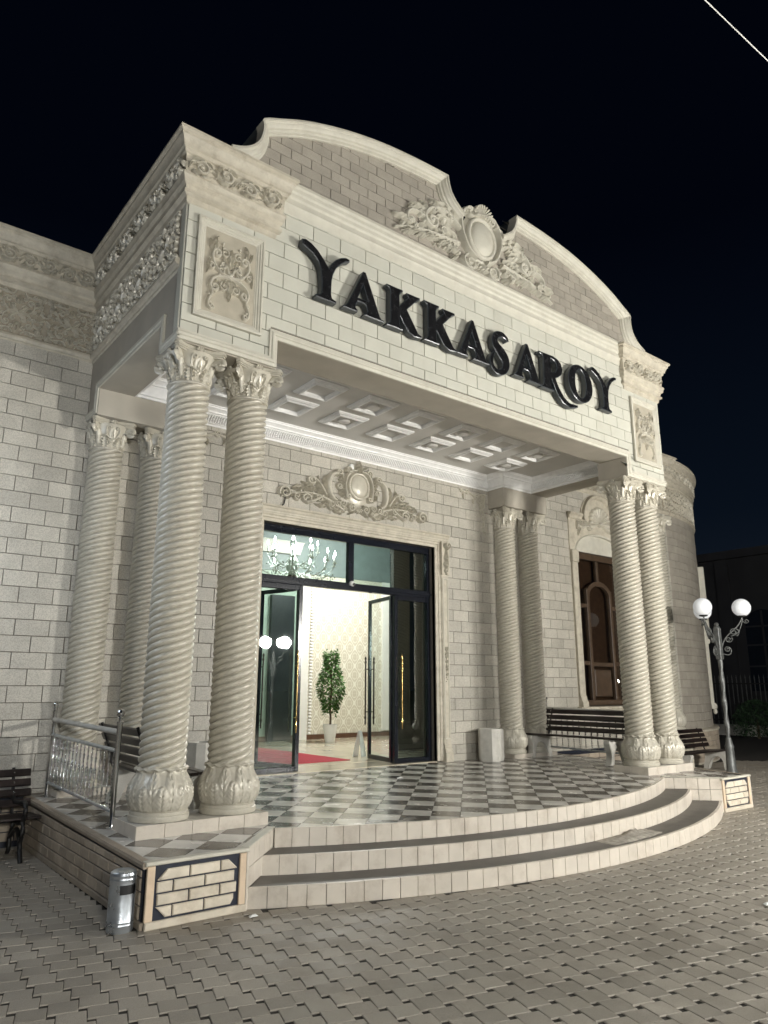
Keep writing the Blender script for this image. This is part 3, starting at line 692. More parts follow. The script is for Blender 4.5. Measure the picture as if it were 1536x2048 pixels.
def arab_unit(S=0.56, W=0.60):
    q = MB(); h = 0.032
    q.leaf(bez((0.01, 0.01), (0.05, 0.03), (0.08, 0.07), (0.10, 0.10), 7), 0.026, h * 1.2, 0)
    q.leaf(bez((0.015, 0.0), (0.06, 0.005), (0.09, 0.0), (0.125, 0.004), 7), 0.020, h, 0)
    q.ridge(bez((0.10, 0.0), (0.17, 0.06), (0.20, 0.14), (0.13, 0.18), 10) + spiral(0.125, 0.145, 0.036, 0.008, 1.4, 1.2, 14)[1:], 0.0085, h)
    q.ridge(bez((0.05, 0.27), (0.06, 0.20), (0.13, 0.22), (0.20, 0.235), 8) + spiral(0.225, 0.20, 0.036, 0.008, 2.2, -1.3, 14)[1:], 0.0085, h)
    q.ridge(bez((0.295, 0.02), (0.24, 0.03), (0.235, 0.09), (0.262, 0.13), 8) + spiral(0.235, 0.135, 0.028, 0.006, 0, 1.3, 12)[1:], 0.0075, h)
    q.leaf(bez((0.17, 0.10), (0.20, 0.13), (0.22, 0.15), (0.26, 0.17), 6), 0.018, h, 2)
    q.leaf(bez((0.0, 0.12), (0.02, 0.15), (0.03, 0.18), (0.0, 0.23), 6), 0.018, h, 2)
    q.leaf(bez((0.29, 0.27), (0.26, 0.25), (0.23, 0.26), (0.20, 0.27), 6), 0.018, h, 2)
    for (a, b, r, a0, t_) in ((0.060, 0.075, 0.030, 0.5, 1.3), (0.255, 0.060, 0.026, 2.0, -1.3), (0.060, 0.190, 0.026, 1.0, -1.3), (0.170, 0.050, 0.024, 0.2, 1.3), (0.275, 0.235, 0.022, 3.0, 1.2), (0.165, 0.245, 0.022, 4.0, -1.2)): q.ridge(spiral(a, b, r, 0.006, a0, t_, 14), 0.0072, h * 0.9)
    for (a, b, an) in ((0.03, 0.13, 1.2), (0.10, 0.05, 0.2), (0.20, 0.02, 0.9), (0.23, 0.12, 0.8), (0.09, 0.235, 0.3), (0.18, 0.19, -0.9)): q.leaf(bez((a, b), (a + 0.02 * cos(an), b + 0.02 * sin(an)), (a + 0.035 * cos(an + 0.3), b + 0.035 * sin(an + 0.3)), (a + 0.05 * cos(an), b + 0.05 * sin(an)), 6), 0.011, h, 2)
    q.dome(0.135, 0.15, 0.011, 0.011, 0.02, 8, 3); q.dome(0.222, 0.198, 0.011, 0.011, 0.02, 8, 3)
    mb = MB()
    for a in (1, -1):
        for b in (1, -1): mb.merge(q, lambda u, v, hh, a=a, b=b: (u * a, v * b, hh))
    mb.dome(0, 0, 0.016, 0.016, 0.03, 8, 3)
    return mb
vu = vine_unit(); au = arab_unit()
def relief_object(name, unit, mp, parent, m='relief', smooth=50):
    mb = MB(); mb.merge(unit, mp); return mb.build(name, m, parent, smooth=smooth)
def row(unit, name, parent, u0, u1, step, v, mpf, centred=False):
    n = max(1, round((u1 - u0) / step)); st = (u1 - u0) / n; k = st / step; shared = None
    for i in range(n):
        u = u0 + st * (i + (0.5 if centred else 0))
        base = mpf(0, 0, 0)
        if shared is None: shared = MB().merge(unit, lambda a, b, h: tuple(Vector(mpf(a * k, b, h)) - Vector(base))).mesh(name, 50)
        link(name, shared, 'relief2' if name.startswith('arab') else 'relief', parent, loc=mpf(u, v, 0))
row(vu, 'vine_relief', cor_l, -2.3, -0.09, 0.46, 6.56, wallmap(D - 0.082))
row(vu, 'vine_relief', cor_l, -0.07, D - 0.09, 0.46, 6.56, sidemap(-0.082))
row(vu, 'vine_relief', cor_l, -0.06, 0.99, 0.46, 6.56, wallmap(-0.082))
row(vu, 'vine_relief', cor_r, XR - 0.99, XR + 0.06, 0.46, 6.56, wallmap(-0.082))
row(vu, 'vine_relief', cor_r, XR + 0.08, 12.25, 0.46, 6.56, wallmap(D - 0.082))
row(vu, 'vine_relief', cor_r, 12.25, 12.98, 0.40, 6.56, wallmap(D - 0.182))
for i in range(9): relief_object('vine_relief', vu, lambda u, v, h, i=i: rotmap(0.1 + i * 0.46 + u, 6.56 + v, h + 0.082), cor_r)
row(au, 'arabesque_relief', led_l, -2.4, -0.0, 0.60, 5.895, wallmap(D - 0.022), True)
row(au, 'arabesque_relief', led_l, 0.12, D - 0.02, 0.60, 5.895, sidemap(-0.012), True)
row(au, 'arabesque_relief', led_r, XR, 12.8, 0.60, 5.895, wallmap(D - 0.022), True)
for i in range(7): relief_object('arabesque_relief', au, lambda u, v, h, i=i: rotmap(0.25 + i * 0.60 + u, 5.895 + v, h + 0.024), led_r, 'relief2')

# ---- portico beams, piers, soffits
bm = MB()
ZS, ZP = 5.045, 4.73
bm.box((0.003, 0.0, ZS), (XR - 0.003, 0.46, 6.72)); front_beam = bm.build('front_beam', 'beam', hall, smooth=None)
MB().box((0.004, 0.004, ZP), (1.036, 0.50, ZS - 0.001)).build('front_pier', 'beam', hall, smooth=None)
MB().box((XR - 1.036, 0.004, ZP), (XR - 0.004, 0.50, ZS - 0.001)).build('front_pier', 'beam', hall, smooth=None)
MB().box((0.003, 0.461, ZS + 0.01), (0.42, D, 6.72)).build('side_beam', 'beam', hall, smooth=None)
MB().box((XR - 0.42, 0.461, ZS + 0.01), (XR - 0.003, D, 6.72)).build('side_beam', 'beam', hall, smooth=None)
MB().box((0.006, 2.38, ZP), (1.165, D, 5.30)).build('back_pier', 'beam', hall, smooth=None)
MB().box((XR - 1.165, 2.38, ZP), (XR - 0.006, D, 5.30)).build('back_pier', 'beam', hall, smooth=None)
MB().box((0.42, 0.46, 5.30), (XR - 0.42, D, 5.45)).build('roof_slab', 'ceil', hall, smooth=None)
# fascia bricks
fas = part('fascia', hall)
fm = wallmap(0.0)
MB().prism([(0.0, ZP + 0.06), (1.03, ZP + 0.06), (1.03, ZS + 0.07), (XR - 1.03, ZS + 0.07), (XR - 1.03, ZP + 0.06), (XR, ZP + 0.06), (XR, 6.6), (0, 6.6)], fm, -0.02, 0.003).build('fascia_ground', 'grout', fas, smooth=None)
freg = [[(0.002, ZP + 0.115), (0.95, ZP + 0.115), (0.95, ZS + 0.125), (XR - 0.95, ZS + 0.125), (XR - 0.95, ZP + 0.115), (XR - 0.002, ZP + 0.115), (XR - 0.002, 6.6), (0.002, 6.6)]]
brick_field(fas, 'cream', freg, BL, BH, 0.1785, 5.115, fm, depth=0.018, joint=0.0075, bev=0.003)
# corner return strips
MB().prism(rect(0.0, ZP + 0.11, 0.10, 6.2), sidemap(0.0), -0.02, 0.016, 0.003).build('corner_strip', 'cream', fas, smooth=None)
MB().prism(rect(0.0, ZP + 0.11, 0.10, 6.2), sidemap_r(XR), -0.02, 0.016, 0.003).build('corner_strip', 'cream', fas, smooth=None)
# moulding round the front opening
FP = [(-0.002, 0.0), (0.0, 0.022), (0.018, 0.030), (0.030, 0.030), (0.040, 0.042), (0.062, 0.046), (0.075, 0.036), (0.095, 0.036), (0.095, 0.0)]
op = [(-0.02, ZP + 0.012), (1.03, ZP + 0.012), (1.03, ZS), (XR - 1.03, ZS), (XR - 1.03, ZP + 0.012), (XR + 0.02, ZP + 0.012)]
MB().sweep(op, [(-a, b) for a, b in FP], fm).build('opening_moulding', 'trimlight', fas, smooth=30)
for (mpz, xx) in ((sidemap(0.0), 0), (sidemap_r(XR), 1)):
    sp = [(-0.03, ZP + 0.012), (0.42, ZP + 0.012), (0.42, ZS + 0.01), (2.38, ZS + 0.01), (2.38, ZP + 0.012), (D, ZP + 0.012)]
    MB().sweep(sp, [(-a * 0.8, b * 0.7) for a, b in FP], mpz).build('side_moulding', 'trimlight', hall, smooth=30)
# pier relief panels
def panel_orn():
    q = MB(); h = 0.036
    q.ridge(bez((0.0, -0.02), (0.10, -0.03), (0.21, 0.06), (0.19, 0.17), 10) + spiral(0.145, 0.18, 0.045, 0.012, 0, 1.2, 12)[1:], 0.018, h)
    q.ridge(bez((0.02, 0.0), (0.03, 0.10), (0.11, 0.13), (0.10, 0.06), 10) + spiral(0.075, 0.075, 0.03, 0.01, 0, -1.2, 12)[1:], 0.016, h)
    q.leaf(bez((0.17, 0.20), (0.15, 0.28), (0.19, 0.33), (0.14, 0.36), 8), 0.030, h, 3)
    q.leaf(bez((0.19, 0.19), (0.22, 0.25), (0.21, 0.29), (0.23, 0.31), 7), 0.020, h, 2)
    q.ridge(bez((0.0, -0.04), (0.08, -0.02), (0.20, -0.06), (0.20, -0.16), 10) + spiral(0.155, -0.165, 0.045, 0.012, 0, -1.2, 12)[1:], 0.018, h)
    q.ridge(bez((0.19, -0.19), (0.14, -0.26), (0.25, -0.30), (0.20, -0.38), 10) + spiral(0.175, -0.37, 0.026, 0.008, 0, -1.1, 10)[1:], 0.016, h)
    q.leaf(bez((0.02, -0.05), (0.07, -0.10), (0.05, -0.16), (0.10, -0.19), 8), 0.026, h, 3)
    for (a, b, r, t_) in ((0.07, 0.20, 0.05, 1.3), (0.06, -0.14, 0.045, -1.3), (0.20, 0.03, 0.035, 1.2), (0.10, 0.02, 0.04, 1.3)): q.ridge(spiral(a, b, r, 0.008, 1.0, t_, 14), 0.012, h)
    q.leaf(bez((0.05, 0.10), (0.10, 0.16), (0.05, 0.22), (0.10, 0.27), 8), 0.03, h, 3); q.leaf(bez((0.10, -0.08), (0.16, -0.10), (0.12, -0.20), (0.17, -0.24), 8), 0.03, h, 3); q.leaf(bez((0.20, 0.12), (0.24, 0.08), (0.22, 0.0), (0.24, -0.05), 8), 0.022, h, 3)
    for (x, y) in ((0.205, -0.25), (0.09, 0.30), (0.19, -0.33), (0.11, -0.03)): q.dome(x, y, 0.017, 0.017, 0.03, 8, 3)
    mb = MB(); mb.merge(q); mb.merge(mirror_u(q))
    mb.leaf(bez((0, 0.06), (0, 0.14), (0, 0.2), (0, 0.27), 9), 0.045, h * 1.2, 3); mb.leaf(bez((0, -0.06), (0, -0.12), (0, -0.2), (0, -0.27), 9), 0.048, h * 1.2, 3)
    mb.dome(0, 0, 0.03, 0.03, 0.04); return mb
po = panel_orn()
for x in (0.465, XR - 0.465):
    p = part('relief_panel', fas)
    zc = 5.55; w, hh = 0.362, 0.535
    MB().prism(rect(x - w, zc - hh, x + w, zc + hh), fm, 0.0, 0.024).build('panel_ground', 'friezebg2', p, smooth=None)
    pth = [(x - w, zc - hh), (x + w, zc - hh), (x + w, zc + hh), (x - w, zc + hh)]
    MB().sweep(pth, [(-0.0, 0.01), (0.0, 0.056), (-0.022, 0.062), (-0.03, 0.052), (-0.045, 0.05), (-0.055, 0.04), (-0.068, 0.038), (-0.076, 0.03), (-0.084, 0.028), (-0.09, 0.02)], fm, closed=True).build('panel_frame', 'trimlight', p, smooth=30)
    relief_object('panel_relief', po, lambda u, v, h, x=x: (x + u * 1.02, -0.024 - h, zc + v * 1.06), p, 'relief')

# ---- pediment
ped = part('pediment', hall)
half = [(0.72, 7.50), (0.95, 7.62), (1.2, 7.74), (1.5, 7.85), (1.8, 7.94), (2.15, 8.02), (2.5, 8.075), (2.85, 8.11), (3.15, 8.13), (3.42, 8.14)]
cove = [(0.37, 6.985), (0.46, 7.015), (0.56, 7.07), (0.64, 7.145), (0.69, 7.23), (0.715, 7.33), (0.72, 7.42), (0.72, 7.50)]
inner = [(3.42, 8.14), (3.44, 8.02), (3.48, 7.91), (3.55, 7.82), (3.64, 7.75), (3.72, 7.70)]
Lside = catm(cove[:-1] + half, 3) + inner[1:]
def mir(p): return (XR - p[0], p[1])
Rside = [mir(p) for p in Lside[::-1]]
outline = Lside + Rside
base_y = 0.05
pm_ = wallmap(base_y)
body = outline + [(XR - 0.37, 6.70), (0.37, 6.70)]
# the body with grey flashing on its edges
mb = MB(); n = len(body); cc = body[::-1]
mb.add([(x, base_y, z) for x, z in body], [tuple(range(n))]); mb.build('pediment_ground', 'grout', ped, smooth=None)
mb = MB(); mb.add([(x, base_y, z - 0.002) for x, z in outline] + [(x, base_y + 0.42, z - 0.002) for x, z in outline], [(i, i + 1, len(outline) + i + 1, len(outline) + i) for i in range(len(outline) - 1)])
mb.build('roof_flashing', 'flash', ped, smooth=40)
mb = MB(); mb.add([(x, base_y + 0.42, z) for x, z in body], [tuple(range(n))[::-1]]); mb.build('pediment_back', 'flash', ped, smooth=None)
freg2 = [(x, z) for x, z in outline] + [(XR - 0.42, 6.86), (0.42, 6.86)]
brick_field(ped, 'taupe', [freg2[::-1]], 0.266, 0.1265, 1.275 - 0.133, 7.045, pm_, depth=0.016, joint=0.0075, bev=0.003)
COP = [(0.0, 0.0), (0.0, 0.155), (0.022, 0.160), (0.032, 0.140), (0.045, 0.135), (0.058, 0.110), (0.075, 0.098), (0.085, 0.075), (0.105, 0.068), (0.115, 0.04), (0.125, 0.036), (0.128, 0.0)]
MB().sweep(Lside, COP, pm_).build('coping', 'trimlight', ped, smooth=30)
MB().sweep(Rside, COP, pm_).build('coping', 'trimlight', ped, smooth=30)
BP = [(0.0, 6.93), (0.10, 6.905), (0.105, 6.87), (0.085, 6.85), (0.082, 6.81), (0.066, 6.79), (0.062, 6.75), (0.045, 6.73), (0.042, 6.68), (0.05, 6.66), (0.03, 6.63), (0.026, 6.57), (0.02, 6.555), (0.0, 6.55)]
MB().sweep([(0.93, 0.0), (XR - 0.93, 0.0)], BP, flatmap).build('base_moulding', 'trimlight', ped, smooth=30)
# crest of the pediment
def scallop(mb, cx, cy, r0, r1, a0, a1, n, h, base=0.0):
    for k in range(n):
        a = a0 + (a1 - a0) * (k + 0.5) / n; w = (a1 - a0) / n * r1 * 0.55
        pts = [(cx + (r0 + (r1 - r0) * t / 6) * cos(a), cy + (r0 + (r1 - r0) * t / 6) * sin(a)) for t in range(7)]
        mb.ridge(pts, [abs(w) * (0.25 + 0.75 * t / 6) for t in range(7)], [h * (0.6 + 0.4 * t / 6) for t in range(7)], base)
        mb.dome(pts[-1][0], pts[-1][1], abs(w) * 1.05, abs(w) * 1.05, h * 1.05, 10, 4, base)
def ped_crest():
    q = MB(); h = 0.08
    # arms
    q.ridge(bez((0.36, 0.02), (0.60, 0.30), (0.98, 0.22), (1.02, -0.02), 14) + spiral(0.90, -0.05, 0.12, 0.02, 0.2, -1.4, 20)[1:], [0.036] * 35, h)
    branch(q, bez((0.42, -0.20), (0.75, -0.24), (1.10, -0.20), (1.52, -0.42), 16), 0.045, h, 6, 0.13)
    q.ridge(bez((0.95, -0.10), (1.15, 0.05), (1.36, -0.05), (1.32, -0.20), 10) + spiral(1.26, -0.20, 0.06, 0.012, 0.1, -1.3, 14)[1:], [0.026] * 25, h * 0.9)
    q.leaf(bez((0.40, 0.10), (0.55, 0.26), (0.78, 0.30), (0.92, 0.24), 10), 0.09, h * 1.1, 4)
    q.leaf(bez((0.55, 0.0), (0.68, 0.12), (0.80, 0.10), (0.86, 0.0), 9), 0.08, h * 1.1, 3)
    q.leaf(bez((0.98, 0.02), (1.10, 0.08), (1.22, 0.06), (1.30, -0.02), 8), 0.06, h, 3)
    q.leaf(bez((1.28, -0.22), (1.40, -0.18), (1.48, -0.26), (1.56, -0.22), 8), 0.05, h, 3)
    q.leaf(bez((0.45, -0.10), (0.60, -0.12), (0.70, -0.05), (0.78, -0.12), 8), 0.07, h, 3)
    for k in range(6): q.dome(0.40 + 0.09 * k, -0.33 - 0.012 * k, 0.028 - 0.002 * k, 0.028 - 0.002 * k, 0.05, 9, 4)
    for (x, y, r) in ((0.70, 0.04, 0.05), (0.90, -0.05, 0.045), (1.26, -0.20, 0.035), (1.06, -0.15, 0.03), (1.42, -0.35, 0.03)): q.dome(x, y, r, r, h * 1.15, 10, 4)
    # shield side scrolls
    q.ridge(bez((0.10, 0.47), (0.36, 0.52), (0.46, 0.20), (0.34, -0.06), 14) + bez((0.34, -0.06), (0.28, -0.24), (0.18, -0.28), (0.10, -0.30), 8)[1:], [0.042] * 10 + [0.034] * 13, h * 1.25)
    q.ridge(spiral(0.20, 0.40, 0.10, 0.02, -0.6, 1.4, 18), [0.026] * 19, h * 1.3)
    q.ridge(spiral(0.22, -0.42, 0.13, 0.02, 1.2, -1.5, 20), [0.026] * 21, h)
    q.leaf(bez((0.05, -0.34), (0.15, -0.46), (0.28, -0.50), (0.40, -0.42), 9), 0.07, h, 3)
    q.leaf(bez((0.30, 0.36), (0.40, 0.42), (0.43, 0.30), (0.47, 0.20), 8), 0.05, h, 3)
    for (a, c, r, t_) in ((0.58, 0.16, 0.07, 1.4), (0.72, -0.12, 0.06, -1.4), (0.50, -0.30, 0.06, 1.4), (1.10, -0.02, 0.05, 1.4), (1.18, -0.30, 0.05, -1.3), (0.86, 0.14, 0.05, -1.3), (0.40, 0.30, 0.05, 1.3), (0.62, -0.36, 0.05, -1.3)): q.ridge(spiral(a, c, r, 0.01, a * 7, t_, 16), 0.018, h * 1.0)
    for (a, c, an) in ((0.50, 0.20, 0.6), (0.64, 0.22, 0.9), (0.80, 0.20, 0.4), (0.98, 0.10, 0.3), (1.14, 0.04, -0.1), (0.66, -0.30, -0.6), (0.84, -0.30, -0.5), (1.02, -0.34, -0.5), (1.24, -0.38, -0.6), (0.44, -0.40, -0.9)): q.leaf(bez((a, c), (a + 0.05 * cos(an), c + 0.05 * sin(an)), (a + 0.10 * cos(an + .4), c + 0.10 * sin(an + .4)), (a + 0.15 * cos(an + .2), c + 0.15 * sin(an + .2)), 7), 0.035, h * 1.05, 3)
    mb = MB(); mb.merge(q); mb.merge(mirror_u(q))
    mb.dome(0, 0.06, 0.33, 0.40, 0.05, 28, 5)
    mb.ridge([(0.25 * cos(2 * pi * i / 32), 0.05 + 0.31 * sin(2 * pi * i / 32)) for i in range(33)], 0.035, 0.05, 0.05)
    mb.dome(0, 0.04, 0.225, 0.285, 0.10, 28, 7, 0.05)
    scallop(mb, 0, 0.40, 0.03, 0.16, 0.25, pi - 0.25, 9, 0.10, 0.05)
    for k in range(7): mb.dome(-0.12 + 0.04 * k, 0.41 - 0.01 * abs(k - 3), 0.028, 0.028, 0.09, 9, 4, 0.06)
    scallop(mb, 0, -0.33, 0.02, 0.11, pi + 0.4, 2 * pi - 0.4, 5, 0.09)
    return mb
relief_object('crest', ped_crest(), lambda u, v, h: (XC + u * 0.98, base_y - 0.016 - h, 7.46 + v * 0.92), ped, 'trimlight', 50)
# ---- ceiling of the portico
cei = part('porch_ceiling', hall)
CRP = [(0.0, 5.06), (0.022, 5.06), (0.026, 5.085), (0.05, 5.095), (0.055, 5.11), (0.07, 5.165), (0.098, 5.195), (0.105, 5.21), (0.125, 5.215), (0.13, 5.235), (0.15, 5.255), (0.18, 5.27), (0.185, 5.285), (0.20, 5.288), (0.205, 5.30)]
cp = [(1.165, 2.38), (1.165, D), (XR - 1.165, D), (XR - 1.165, 2.38), (XR - 0.42, 2.38), (XR - 0.42, 0.46), (0.42, 0.46), (0.42, 2.38)]
MB().sweep(cp, CRP, flatmap, closed=True).build('crown_moulding', 'ceilwhite', cei, smooth=30)
rb = MB()
for i in range(int((XR - 2.4) / 0.036)):
    x = 1.21 + i * 0.036
    rb.ridge([(x, 5.10), (x + 0.004, 5.13), (x + 0.010, 5.165), (x + 0.012, 5.19)], [0.012, 0.013, 0.013, 0.009], 0.02)
m2 = MB(); m2.merge(rb, lambda u, v, h: (u, D - 0.052 - (v - 5.10) * 0.48 - h, v))
rb2 = MB()
for i in range(int(1.75 / 0.036)):
    y = 0.56 + i * 0.036; rb2.ridge([(y, 5.10), (y + 0.004, 5.13), (y + 0.010, 5.165), (y + 0.012, 5.19)], [0.012, 0.013, 0.013, 0.009], 0.02)
m2.merge(rb2, lambda u, v, h: (XR - 0.42 - 0.052 - (v - 5.10) * 0.48 - h, u, v)); m2.merge(rb2, lambda u, v, h: (0.42 + 0.052 + (v - 5.10) * 0.48 + h, u, v))
m2.build('fluted_band', 'ceilwhite', cei, smooth=50, kind='stuff')
dnmap = lambda u, v, h: (u, v, 5.30 - h)
CF = [(0.0, 0.0), (0.0, 0.012), (-0.02, 0.03), (-0.04, 0.034), (-0.055, 0.05), (-0.075, 0.05), (-0.085, 0.036), (-0.095, 0.030), (-0.10, -0.035), (-0.13, -0.035), (-0.14, -0.06)]
for k in range(7):
    for r in range(2):
        x = XC + (k - 3) * 0.842; y = (1.26, 1.95)[r]; s = 0.26
        c = part('coffer', cei)
        MB().sweep([(x - s, y - s), (x + s, y - s), (x + s, y + s), (x - s, y + s)], CF, dnmap, closed=True).build('coffer_frame', 'ceilwhite', c, smooth=30)
        if k % 2 == 0 or True:
            mb = MB(); mb.box((x - 0.12, y - 0.12, 5.296), (x + 0.12, y + 0.12, 5.299)); mb.build('coffer_back', 'ceil', c, smooth=None)
        if (k % 2) == 0: MB().lathe([(0.085, 5.296), (0.085, 5.262), (0.078, 5.255), (0.055, 5.252), (0.02, 5.25)], 24, x, y).build('coffer_disc', 'ceil', c, smooth=40)

# ---- twisted columns
def shaft_mesh(Hs=3.43, r0=0.186, starts=6, pitch=0.36, seg=56, per=10):
    # rows follow the helix, so that every ridge and groove is a clean line
    dz = pitch / starts / per; k = starts * per; nrow = int(Hs / dz) + k + 2; vs = []; fs = []
    for i in range(nrow):
        ph = ((i % per) / per); q = abs(sin(pi * ph)) ** 0.6
        for j in range(seg + 1):
            a = 2 * pi * j / seg; z = min(Hs, max(0.0, (i - k) * dz + pitch * j / seg)); t = z / Hs
            rr = r0 * (1.03 - 0.02 * t + 0.02 * sin(pi * t)) + 0.030 * (q - 0.75)
            vs.append((rr * cos(a), rr * sin(a), z))
    m = seg + 1
    for i in range(nrow - 1):
        for j in range(seg):
            q = (i * m + j, i * m + j + 1, (i + 1) * m + j + 1, (i + 1) * m + j); zs = [vs[w][2] for w in q]
            if max(zs) - min(zs) > 1e-6: fs.append(q)
    mb = MB(); mb.add(vs, fs); mb.lathe([(0.19, Hs - 0.004), (0.203, Hs + 0.0), (0.207, Hs + 0.010), (0.203, Hs + 0.02), (0.18, Hs + 0.022)], 40); return mb.mesh('shaft', 70)
def base_mesh():
    mb = MB(); mb.lathe([(0.243, 0.0), (0.247, 0.006), (0.247, 0.044), (0.236, 0.05), (0.238, 0.056), (0.238, 0.07), (0.226, 0.078), (0.214, 0.082)], 48)
    prof = catm([(0.214, 0.08), (0.238, 0.11), (0.255, 0.155), (0.262, 0.205), (0.256, 0.255), (0.238, 0.300), (0.215, 0.34), (0.200, 0.375), (0.196, 0.40)], 5)
    seg = 180; NL = 10; vs = []
    for (r, z) in prof:
        t = (z - 0.08) / 0.32
        for j in range(seg):
            a = 2 * pi * j / seg; best = 0
            for off, top, amp in ((0.0, 1.0, 0.021), (0.5, 0.62, 0.031)):
                ph = ((a / (2 * pi) * NL + off) % 1.0) - 0.5; tt = t / top
                if tt < 1:
                    wd = 0.46 * sqrt(max(0, 1 - tt ** 2.6)); x = abs(ph) / max(wd, 1e-3)
                    if x < 1:
                        vein = 0.5 + 0.5 * cos(2 * pi * (tt * 5.5 - abs(ph) * 5.0))
                        hgt = amp * (1 - x ** 3) * (0.66 + 0.34 * vein) - 0.008 * math.exp(-(ph / 0.03) ** 2)
                        best = max(best, hgt)
            vs.append(((r - 0.012 + best) * cos(a), (r - 0.012 + best) * sin(a), z))
    m = len(prof); mb.add(vs, [(i * seg + j, i * seg + (j + 1) % seg, (i + 1) * seg + (j + 1) % seg, (i + 1) * seg + j) for i in range(m - 1) for j in range(seg)])
    # frilled collar
    vs = []; ring = [(0.186, 0.385), (0.212, 0.388), (0.218, 0.40), (0.210, 0.412), (0.186, 0.416)]
    for (r, z) in ring:
        for j in range(120):
            a = 2 * pi * j / 120; k = 0.006 * sin(a * 14); vs.append(((r + k) * cos(a), (r + k) * sin(a), z + 0.006 * cos(a * 14)))
    mb.add(vs, [(i * 120 + j, i * 120 + (j + 1) % 120, (i + 1) * 120 + (j + 1) % 120, (i + 1) * 120 + j) for i in range(4) for j in range(120)])
    return mb.mesh('base', 55)
def capital_mesh():
    mb = MB(); Hc = 0.36
    rb_ = lambda z: 0.178 + 0.012 * (z / 0.2) ** 2 + (0.05 * max(0, (z - 0.16) / 0.14) ** 1.5)
    mb.lathe([(rb_(z), z) for z in (0, 0.05, 0.1, 0.15, 0.2, 0.24, 0.28, 0.30)], 40)
    def cylmap(a0): return lambda u, v, h: ((rb_(v) + h) * cos(a0 + u / 0.19), (rb_(v) + h) * sin(a0 + u / 0.19), v)
    for k in range(8):
        lf = MB(); lf.leaf([(0, 0.005 + 0.165 * i / 10) for i in range(11)], 0.062, 0.024, 5)
        lf.dome(0, 0.162, 0.030, 0.014, 0.042, 10, 4)
        mb.merge(lf, cylmap(k * pi / 4 + pi / 8))
        lf = MB(); lf.leaf([(0, 0.04 + 0.20 * i / 10) for i in range(11)], 0.046, 0.024, 5); lf.dome(0, 0.232, 0.022, 0.011, 0.032, 9, 4)
        if k % 2: mb.merge(lf, cylmap(k * pi / 4))
    for k in range(4):      # shield with tracery on each face
        lf = MB(); lf.dome(0, 0.17, 0.055, 0.095, 0.018, 14, 4); lf.leaf([(0, 0.10 + 0.13 * i / 8) for i in range(9)], 0.022, 0.03, 3)
        for sg in (1, -1):
            lf.ridge(bez((0.01 * sg, 0.12), (0.06 * sg, 0.14), (0.085 * sg, 0.20), (0.06 * sg, 0.255), 8) + spiral(0.042 * sg, 0.25, 0.02, 0.005, 0 if sg > 0 else pi, 1.1 * sg, 10)[1:], 0.009, 0.028)
            lf.leaf(bez((0.03 * sg, 0.05), (0.055 * sg, 0.09), (0.05 * sg, 0.12), (0.075 * sg, 0.15), 7), 0.022, 0.03, 2)
        mb.merge(lf, cylmap(k * pi / 2))
    for k in range(4):      # corner volutes
        a = pi / 4 + k * pi / 2; ca, sa = cos(a), sin(a)
        pts2 = bez((0.185, 0.06), (0.20, 0.17), (0.225, 0.285), (0.30, 0.283), 12) + spiral(0.298, 0.235, 0.048, 0.010, pi / 2, -1.75, 26)[1:]
        mb.tube([(ca * r, sa * r, z) for r, z in pts2], [0.016] * 13 + [0.015 - 0.006 * i / 26 for i in range(26)], 8, 1.9, side=None)
        mb.ball((ca * 0.298, sa * 0.298, 0.235), (0.024, 0.024, 0.016), 10, 6)
    for (zz0, zz1, sc) in ((0.288, 0.305, 0.93), (0.305, 0.322, 0.97), (0.322, 0.352, 1.0), (0.352, 0.365, 0.97)):
        poly = []
        for k in range(4):
            a = k * pi / 2
            for i in range(9):
                t = -1 + 2 * i / 8; u = t * 0.232 * sc; v = (0.205 + 0.058 * t * t) * sc
                poly.append((v * cos(a) - u * sin(a), v * sin(a) + u * cos(a)))
        mb.prism(poly, flatmap, zz0, zz1, 0.004)
    for k in range(4):
        lf = MB(); scallop(lf, 0, 0.0, 0.006, 0.038, 0.1, pi - 0.1, 5, 0.022); lf.dome(0, 0, 0.02, 0.016, 0.03, 8, 3)
        a = k * pi / 2
        mb.merge(lf, lambda u, v, h, a=a: ((0.215 + h) * cos(a) - u * sin(a), (0.215 + h) * sin(a) + u * cos(a), 0.315 + v))
    return mb.mesh('capital', 50)
SH, BS, CA = shaft_mesh(), base_mesh(), capital_mesh()
def column(x, y, z, sc=1.0, rot=0.0):
    c = part('column', hall, (x, y, z), rot)
    link('base', BS, 'pearl', c); s = link('shaft', SH, 'pearl', c, loc=(0, 0, 0.40)); k = link('capital', CA, 'relief', c, loc=(0, 0, 3.835))
    if sc != 1.0: c.scale = (sc, sc, sc)
    return c
cols = [(0.235, 0.24), (0.862, 0.24), (XR - 0.862, 0.24), (XR - 0.235, 0.24)]
for i, (x, y) in enumerate(cols): column(x, y, 0.54, 1.0, 0.0)
for i, (x, y) in enumerate([(0.235, 2.68), (0.862, 2.68), (XR - 0.862, 2.68), (XR - 0.235, 2.68)]): column(x, y, 0.545, 0.998, 0.0)
c = column(12.30, 2.70, 0.74, 1.10)
MB().cbox((12.00, 2.43, -0.02), (12.60, D, 0.74), 0.015).build('column_pedestal', 'trim', hall, smooth=None)

